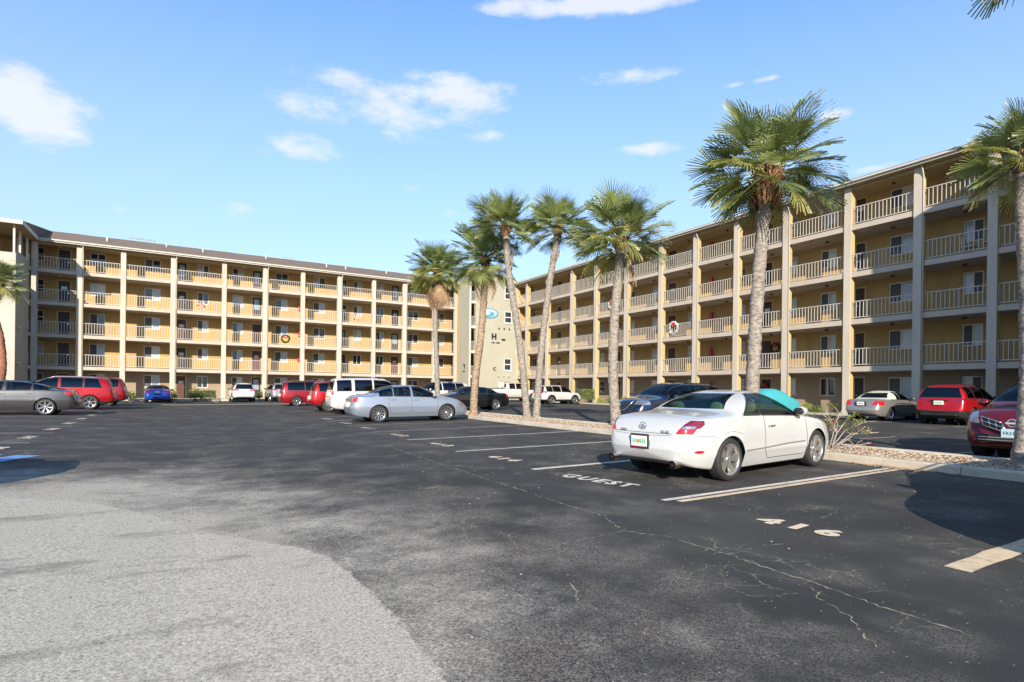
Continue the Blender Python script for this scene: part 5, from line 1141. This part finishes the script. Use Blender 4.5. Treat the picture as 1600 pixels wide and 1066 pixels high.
def palm(label, path, rad, crown_s=1.0, n=36, bark='grey', boots=.0, dead=0, yellow=.15, low=-40, seed=1, hang=None, group='cabbage palms planted along the island'):
    r = random.Random(seed); base = path[0]; root = empty('palm_tree', base, 0, label, 'palm tree', group)
    # smooth path
    P = [Vector(p) - Vector(base) for p in path]; Q = []
    for i in range(len(P) - 1):
        p0, p1, p2, p3 = P[max(i - 1, 0)], P[i], P[i + 1], P[min(i + 2, len(P) - 1)]
        for j in range(12):
            t_ = j / 12; Q.append(.5 * ((2 * p1) + (p2 - p0) * t_ + (2 * p0 - 5 * p1 + 4 * p2 - p3) * t_ * t_ + (3 * p1 - p0 - 3 * p2 + p3) * t_ ** 3))
    Q.append(P[-1]); fine_ = []
    for a, c in zip(Q, Q[1:]):
        k = max(1, int((c - a).length / .05)); fine_ += [a.lerp(c, i / k) for i in range(k)]
    fine_.append(Q[-1]); n_ = 14; vs = []; H_ = len(fine_)
    for i, p in enumerate(fine_):
        t_ = (fine_[min(i + 1, H_ - 1)] - fine_[max(i - 1, 0)]).normalized(); a = t_.cross(Vector((0, 1, 0))).normalized(); b_ = t_.cross(a); h = p.z
        R0 = rad * (1 + .35 * math.exp(-h / .22) - .10 * i / H_)
        for k in range(n_):
            q = 2 * math.pi * k / n_; nn = noise.noise(Vector((math.cos(q) * 1.6, math.sin(q) * 1.6, h * 3.2 + seed * 5))); rg = .02 * math.sin(h * 38 + nn * 3)
            nn2 = noise.noise(Vector((math.cos(q) * 4, math.sin(q) * 4, h * 11 + seed)))
            vs.append(p + (a * math.cos(q) + b_ * math.sin(q)) * (R0 * (1 + .08 * nn + rg + .20 * nn2)))
    mb = MB(); mb.add(vs, [(i * n_ + k, i * n_ + (k + 1) % n_, (i + 1) * n_ + (k + 1) % n_, (i + 1) * n_ + k) for i in range(H_ - 1) for k in range(n_)], 0, True); mb.build('trunk', BARK[bark], root)
    top_ = fine_[-1]; ax = (fine_[-1] - fine_[-6]).normalized()
    # fibrous head and old leaf bases
    hb = .40 * crown_s; mb = MB(); mb.lathe([(rad * .95, -hb * .9), (rad * 1.25, -hb * .4), (rad * 1.2, 0), (rad * .8, hb * .4), (.03, hb * .7)], 12, axis='z'); mb.build('crown_heart', FIBRE, root, loc=top_)
    mb = MB(); nb = int(70 + boots * (260 if boots > .8 else 150))
    for i in range(nb):
        hh = -hb * .5 + .25 * crown_s - (boots * r.random() if boots else .35 * r.random() * crown_s); c0 = top_ + ax * hh; q = i * 2.4 + r.uniform(-.2, .2); rr = rad * ((1.0 + .95 * math.sin(math.pi * min(1, max(0, 1 + hh / (boots + .3))))) if boots > .8 else (1.25 if boots and hh > -boots * .7 else 1.08)); d = Vector((math.cos(q), math.sin(q), 0)); s_ = Vector((-d.y, d.x, 0)); l = r.uniform(.12, .26) * crown_s * (1 + .9 * (boots > .8) * max(0, 1 + hh / boots)); w = r.uniform(.03, .05) * crown_s
        b0 = c0 + d * rr * .8; b1 = c0 + d * (rr + l * .55) + Vector((0, 0, l * .9)); mb.add([b0 - s_ * w, b0 + s_ * w, b1 + s_ * w * .5, b1 - s_ * w * .5, b0 - s_ * w * .4 - Vector((0, 0, .05)), b1 - d * .02 - Vector((0, 0, .02))], [(0, 1, 2, 3), (4, 5, 2, 1), (4, 0, 3, 5)], r.choice((0, 0, 1)))
    mb.build('leaf_bases', [BOOT, FIBRE], root, 'stuff')
    for i in range(n):
        f = (i + .5) / n; el_ = R(84 - (84 - low) * f ** .85 + r.uniform(-7, 7)); azm = i * 2.39996 + r.uniform(-.22, .22); kind = 'y' if (f > .55 and r.random() < yellow * 2) else 'g'
        me_f = r.choice(FR[kind]); o = mobj('frond', me_f, root); s_ = crown_s * r.uniform(.88, 1.08) * (.82 if el_ > R(62) else 1)
        o.rotation_euler = Matrix.Rotation(azm, 4, 'Z').to_3x3().to_4x4().to_euler(); M_ = Matrix.Rotation(azm, 4, 'Z') @ Matrix.Rotation(-el_, 4, 'Y') @ Matrix.Rotation(r.uniform(-.5, .5), 4, 'X')
        o.matrix_local = Matrix.Translation(top_ + ax * hb * (.35 - .5 * f)) @ M_ @ Matrix.Scale(s_, 4)
    for i in range(dead):
        azm = i * 2.4 + r.uniform(-.3, .3); o = mobj('dead_frond', r.choice(FR['d']), root)
        o.matrix_local = Matrix.Translation(top_ - ax * hb * .35) @ Matrix.Rotation(azm, 4, 'Z') @ Matrix.Rotation(R(r.uniform(48, 80)), 4, 'Y') @ Matrix.Scale(crown_s * r.uniform(.9, 1.15), 4)
    if hang:
        o = mobj('dead_frond', FR['d'][0], root); o.matrix_local = Matrix.Translation(top_ - ax * .1) @ Matrix.Rotation(hang, 4, 'Z') @ Matrix.Rotation(R(80), 4, 'Y') @ Matrix.Scale(crown_s * .95, 4)
    return root
def gp(u, v, d): p = at(u, v, d); return Vector((p.x, p.y, ground(p.x, p.y) + .08))
palm('stocky palm with a skirt of brown dead fronds, farthest of the island palms', [gp(684, 645, 33.0), at(682, 560, 33), at(680, 500, 33), at(684, 428, 33)], .145, 1.0, 80, 'grey', .25, 44, .35, -30, 3)
palm('palm with orange-tinted lower trunk beside the nose of the blue-silver saloon', [gp(740, 651, 25.6), at(743, 590, 25.6), at(752, 520, 25.7), at(757, 450, 25.8), at(758, 408, 25.8)], .165, .95, 60, 'tan', .2, 3, .15, -45, 4)
palm('palm leaning left, left one of the crossed pair of slim trunks', [gp(824, 656, 23.4), at(815, 560, 23.4), at(806, 495, 23.5), at(795, 425, 23.5), at(790, 358, 23.5)], .145, .90, 54, 'grey', .25, 1, .1, -26, 5)
palm('palm leaning right with one dead frond hanging, right one of the crossed pair', [gp(838, 656, 23.4), at(843, 580, 23.4), at(850, 510, 23.5), at(860, 435, 23.5), at(872, 360, 23.5)], .140, .84, 50, 'grey', .15, 0, .1, -26, 6, hang=R(-25))
palm('palm with an orange collar under its crown, standing just left of the white convertible', [gp(963, 668, 19.0), at(958, 590, 19), at(960, 500, 19), at(968, 420, 19), at(970, 378, 19)], .165, 1.0, 54, 'grey', .35, 1, .15, -28, 7)
palm('big palm with a thick basket of brown leaf bases, rising behind the white convertible', [gp(1176, 690, 15.0), at(1176, 600, 15), at(1182, 480, 15), at(1190, 380, 15), at(1200, 272, 15)], .175, 1.05, 66, 'grey', 1.0, 0, .2, -38, 18)
palm('palm at the right edge with rough bark, in front of the maroon crossover', [gp(1598, 735, 9.6), at(1608, 600, 9.6), at(1608, 480, 9.6), at(1603, 370, 9.6), at(1600, 252, 9.6)], .14, .56, 54, 'grey', .15, 0, .1, -30, 9)
palm('palm with only its lowest fronds showing at the top right corner', [gp(1790, 800, 8.6), at(1780, 500, 8.6), at(1740, 200, 8.6), at(1662, -168, 8.6)], .19, .88, 52, 'grey', .2, 0, .1, -48, 10)
palm('palm at the left edge with reddish curved trunk, in front of the left stair tower', [gp(-8, 640, 31), at(4, 580, 31), at(1, 530, 31), at(-8, 490, 31), at(0, 442, 31)], .18, .80, 56, 'red', .2, 0, .2, -45, 11, group='palms beside the left stair tower')

HG = leafmat('hedge_green', (.05, .09, .02), (.16, .20, .05)); HY = leafmat('shrub_yellow_green', (.16, .19, .03), (.36, .36, .08)); HD = leafmat('shrub_shade_dark', (.02, .035, .012), (.06, .08, .03)); TW = mat('bare_twig', (.42, .36, .30), .9)  # HD: dark leaf colour with the shade by the right wing painted in
def shrub(label, x, y, rx, ry, h, m_, n=700, ls=.05, name='shrub', boxy=.0, z0=None):
    r = random.Random(int(x * 31 + y * 7)); z0 = ground(x, y) if z0 is None else z0; root = empty(name, (x, y, z0), 0, label, 'shrub', 'low shrubs planted against the building'); mb = MB()
    for _ in range(n):
        a, e_, k = r.uniform(0, 6.283), r.uniform(-.4, 1), r.random() ** .45; ce = math.sqrt(max(0, 1 - e_ * e_)); lump = 1 + .16 * math.sin(a * 5 + e_ * 4) ; c = Vector((rx * k * ce * math.cos(a) * lump, ry * k * ce * math.sin(a) * lump, h * (.42 + .56 * k * e_ * lump)))
        if boxy: c = Vector((max(-rx * .85, min(rx * .85, c.x * 1.5)), max(-ry * .85, min(ry * .85, c.y * 1.5)), min(c.z * 1.25, h * .93)))
        d = Vector((r.gauss(0, 1), r.gauss(0, 1), r.gauss(.3, 1))).normalized(); s_ = d.cross(Vector((r.gauss(0, 1), r.gauss(0, 1), r.gauss(0, 1)))).normalized(); l = ls * r.uniform(.7, 1.5); mb.add([c, c + d * l * .5 + s_ * l * .3, c + d * l, c + d * l * .5 - s_ * l * .3], [(0, 1, 2, 3)])
    mb.build('foliage', m_, root, 'stuff'); mb = MB()
    for i in range(6): a = i * 1.05; mb.tube([(0, 0, 0), (rx * .3 * math.cos(a), ry * .3 * math.sin(a), h * .4), (rx * .6 * math.cos(a), ry * .6 * math.sin(a), h * .75)], [.02, .012, .006], 5)
    mb.build('stems', TW, root, 'stuff')
def lx_at(u, y):
    t_ = (u - 800) / FPX; c, s = math.cos(YAW), math.sin(YAW); return y * (t_ * c + s) / (c - t_ * s)
def ly_at(u, x):
    t_ = (u - 800) / FPX; c, s = math.cos(YAW), math.sin(YAW); return x * (c - t_ * s) / (t_ * c + s)
shrub('rounded green shrub left of the white crossover, at the foot of the far wing', lx_at(306, 57.2), 57.2, .66, .5, 1.15, HG, 1500, .09)
shrub('clipped box-shaped hedge beside the rounded shrub, at the foot of the far wing', lx_at(326, 57.2), 57.2, .66, .45, 1.0, HG, 1500, .09, boxy=1)
shrub('small bright shrub just right of the blue saloon', lx_at(272, 57.6), 57.2, .32, .3, 1.1, HY, 500, .1)
shrub('spiky yellow-green plant between the second red SUV and the blue saloon', lx_at(203, 56.6), 56.6, .55, .5, .85, HY, 420, .14)
shrub('thin shrub behind the silver-grey SUV', lx_at(407, 57.6), 57.6, .3, .3, 1.0, HG, 450, .1)
shrub('tall leafy green hedge right of the white crossover, between two yellow columns', 32.0, ly_at(917, 32.0), .55, .85, 1.35, HG, 2600, .085, boxy=1)
for u, h, l_ in ((939, .6, 'low spiky plant at the foot of a column, right of the tall hedge'), (954, .7, 'second low plant right of the tall hedge, half behind a palm trunk'), (977, .75, 'low green plant behind the bonnet of the navy crossover'), (1262, .7, 'pale shrub just right of the turquoise car cover'), (1278, .5, 'low shrub in the bed by the wall, right of the covered car')): shrub(l_, 32.0, ly_at(u, 32.0), .35, .4, h, HY if u in (939, 1262) else HG, 420, .08)
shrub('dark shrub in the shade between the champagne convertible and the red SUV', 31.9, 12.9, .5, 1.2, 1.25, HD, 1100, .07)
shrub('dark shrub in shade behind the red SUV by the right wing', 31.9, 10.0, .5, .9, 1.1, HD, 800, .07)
# half-bare bush on the island beside the convertible's nose
def bare_bush(x, y):
    r = random.Random(5); root = empty('bare_bush', (x, y, ground(x, y) + .08), 0, 'half-bare bush with pale twigs and a few yellow-green leaves on the island, by the convertible', 'bush'); tw, lf, fl = MB(), MB(), MB()
    tips = [((.15, -.9, .95)), ((.2, -.45, 1.15)), ((-.1, .1, 1.25)), ((.1, .35, 1.2)), ((.3, .6, 1.0)), ((.4, -1.1, .62)), ((0, -.2, .9)), ((.2, .3, .85)), ((.5, -.7, .78)), ((-.2, .5, 1.05)), ((.2, -1.0, .30)), ((.1, -.3, 1.35))]
    for t_ in tips:
        T_ = Vector(t_) * .74; T_.z *= .9; mid = T_ * .5 + Vector((r.uniform(-.12, .12), r.uniform(-.16, .16), r.uniform(-.05, .15))); tw.tube([(0, r.uniform(-.05, .05), 0), mid * .5, mid, T_], [.018, .014, .010, .005], 6)
        for j in range(4):
            s_ = mid.lerp(T_, r.random()); e = s_ + Vector((r.uniform(-.2, .2), r.uniform(-.25, .25), r.uniform(-.05, .2))); tw.tube([s_, (s_ + e) / 2 + Vector((0, 0, .02)), e], [.007, .005, .003], 4)
            if r.random() < .62 and T_.z > .28:
                for k in range(r.randint(12, 24)):
                    c = e + Vector((r.gauss(0, .045), r.gauss(0, .045), r.gauss(0, .035))); d = Vector((r.gauss(0, 1), r.gauss(0, 1), r.gauss(.4, .6))).normalized(); q = d.cross(Vector((r.random(), r.random(), 1))).normalized(); l = r.uniform(.035, .07); lf.add([c, c + d * l * .5 + q * l * .32, c + d * l, c + d * l * .5 - q * l * .32], [(0, 1, 2, 3)])
            if r.random() < .12:
                for k in range(5): fl.blob(e + Vector((r.gauss(0, .03), r.gauss(0, .03), r.gauss(0, .03))), (.016, .016, .012), 0, 5, 3)
    tw.build('twigs', TW, root, 'stuff'); lf.build('leaves', HY, root, 'stuff'); fl.build('berries', mat('red_berry', (.35, .03, .05), .5), root, 'stuff')
bare_bush(12.0, 6.95)

# ------------------------------------------------------------------ things hung on the walkways
def wreath(label, P, u, z, rad, v, mb_m=None, red=True, name='wreath', cat='wreath', star=False):
    root = empty(name, P(u, v, z), 0, label, cat); r = random.Random(int(u * 13 + z)); ring, bow = MB(), MB(); PP = (lambda u, v, z: (u, v, z)) if P is PL else (lambda u, v, z: (v, u, z))
    if star:
        for i in range(26):
            a = r.uniform(0, 6.28); k = r.uniform(.3, 1); c = PP(math.cos(a) * rad * k * .8, r.uniform(-.02, .02), math.sin(a) * rad * k)
            (bow if i % 2 else ring).blob(c, (.05, .05, .05), 0, 6, 4)
    else:
        for i in range(260):
            a = 6.2832 * i / 260 + r.uniform(-.1, .1); k = rad * r.uniform(.72, 1.05); c = Vector(PP(math.cos(a) * k, r.uniform(-.05, .05), math.sin(a) * k)); d = Vector((r.gauss(0, 1), r.gauss(0, 1), r.gauss(0, 1))).normalized(); s_ = d.cross(Vector((.3, .5, .8))).normalized(); l = .15; ring.add([c - d * l / 2, c + s_ * l * .3, c + d * l / 2, c - s_ * l * .3], [(0, 1, 2, 3)])
        for i in range(7): a = i * .9; bow.blob(PP(math.cos(a) * rad * .35, -.05, rad * .55 + math.sin(a) * rad * .25), (.06, .06, .06), 0, 6, 4)
    ring.build('decoration' if star else 'greenery', mb_m or HG, root, 'stuff'); bow.build('bow', M['redbox'], root, 'stuff')
white_deco = mat('white_decoration', (.8, .8, .8), .6); fx = lambda u: lx_at(u, YL + .05); fy = lambda u: ly_at(u, XR + .05)
wreath('large star-shaped cluster of red and white baubles on the upper left railing', PL, fx(314), ZF[3] + .62, .5, .04, white_deco, star=True, name='christmas_decoration', cat='decoration')
wreath('star-shaped red and white decoration on the railing nearer the corner', PL, fx(557), ZF[3] + .62, .5, .04, white_deco, star=True, name='christmas_decoration', cat='decoration')
wreath('round wreath with red bow on the second railing of the far wing', PL, fx(446), ZF[2] + .60, .40, .02, None)
wreath('white floral wreath with red bow on the right wing railing', PR, fy(1053), ZF[2] + .72, .46, .02, white_deco)
wreath('pink and white garland hanging on the right wing behind the palms', PR, fy(955), ZF[3] + .72, .35, .02, white_deco)
wreath('dark round wreath on the wall beside a maroon door, right wing', PR, uy(1212), ZF[1] + 1.5, .34, WALK - .06, HD)
wreath('red wreath on a ground floor door beyond the covered car', PR, uy(1195), ZF[0] + 1.5, .25, WALK - .02, M['redbox'])
def extinguisher(label, P, u, z):
    root = empty('fire_extinguisher', P(u, WALK - .12, z), 0, label, 'fire extinguisher', 'red fire extinguisher boxes'); q = MB(); q.box(-.12, .12, -.12, .12, 0, .62); q.build('cabinet', M['redbox'], root, bevel=.02); q = MB(); q.box(-.085, .085, -.085, .085, .62, .68); q.build('cabinet_top', M['redbox'], root)
nm_ = ['ground floor', 'first railing', 'second railing', 'third railing', 'top railing']
for k in range(5):
    extinguisher('red extinguisher box on the right wing wall, %s level, beside the big palm' % nm_[k], PR, uy(1112), ZF[k] + 1.15)
for k in range(1, 4): extinguisher('red extinguisher box by a white column of the far wing, %s level' % nm_[k], PL, ux(466.5), ZF[k] + 1.1)
def patio_set(y, z):
    root = empty('patio_chair', (XR + .75, y, z), 0, 'cream patio chair with rounded back on an upper right walkway', 'chair'); q = MB(); q.box(-.25, .25, -.25, .25, .40, .45); q.build('seat', M['fascia'], root); q = MB(); q.box(-.24, .24, .22, .26, .45, .9); q.build('backrest', M['fascia'], root)
    for a in (-.22, .22):
        for b_ in (-.22, .22): q = MB(); q.tube([(a, b_, 0), (a, b_, .4)], .02, 6); q.build('leg', M['fascia'], root)
    root2 = empty('patio_table', (XR + .8, y - .75, z), 0, 'small cream patio table beside the patio chair', 'table'); q = MB(); q.tube([(0, 0, .48), (0, 0, .52)], .26, 16); q.build('tabletop', M['fascia'], root2)
    for a in (-.15, .15): q = MB(); q.tube([(a, a, 0), (a, a, .48)], .018, 6); q.build('leg', M['fascia'], root2)
patio_set(fy(1503), ZF[3])
# saloon just outside the frame on the left; its tail shadow crosses the lane
pc('grey saloon just outside the left edge, its tail shadow lying across the lane', SEDAN, P_grey, -2.62 - 2.44, 10.15, 180, ds=.12)
S.render.film_transparent = False
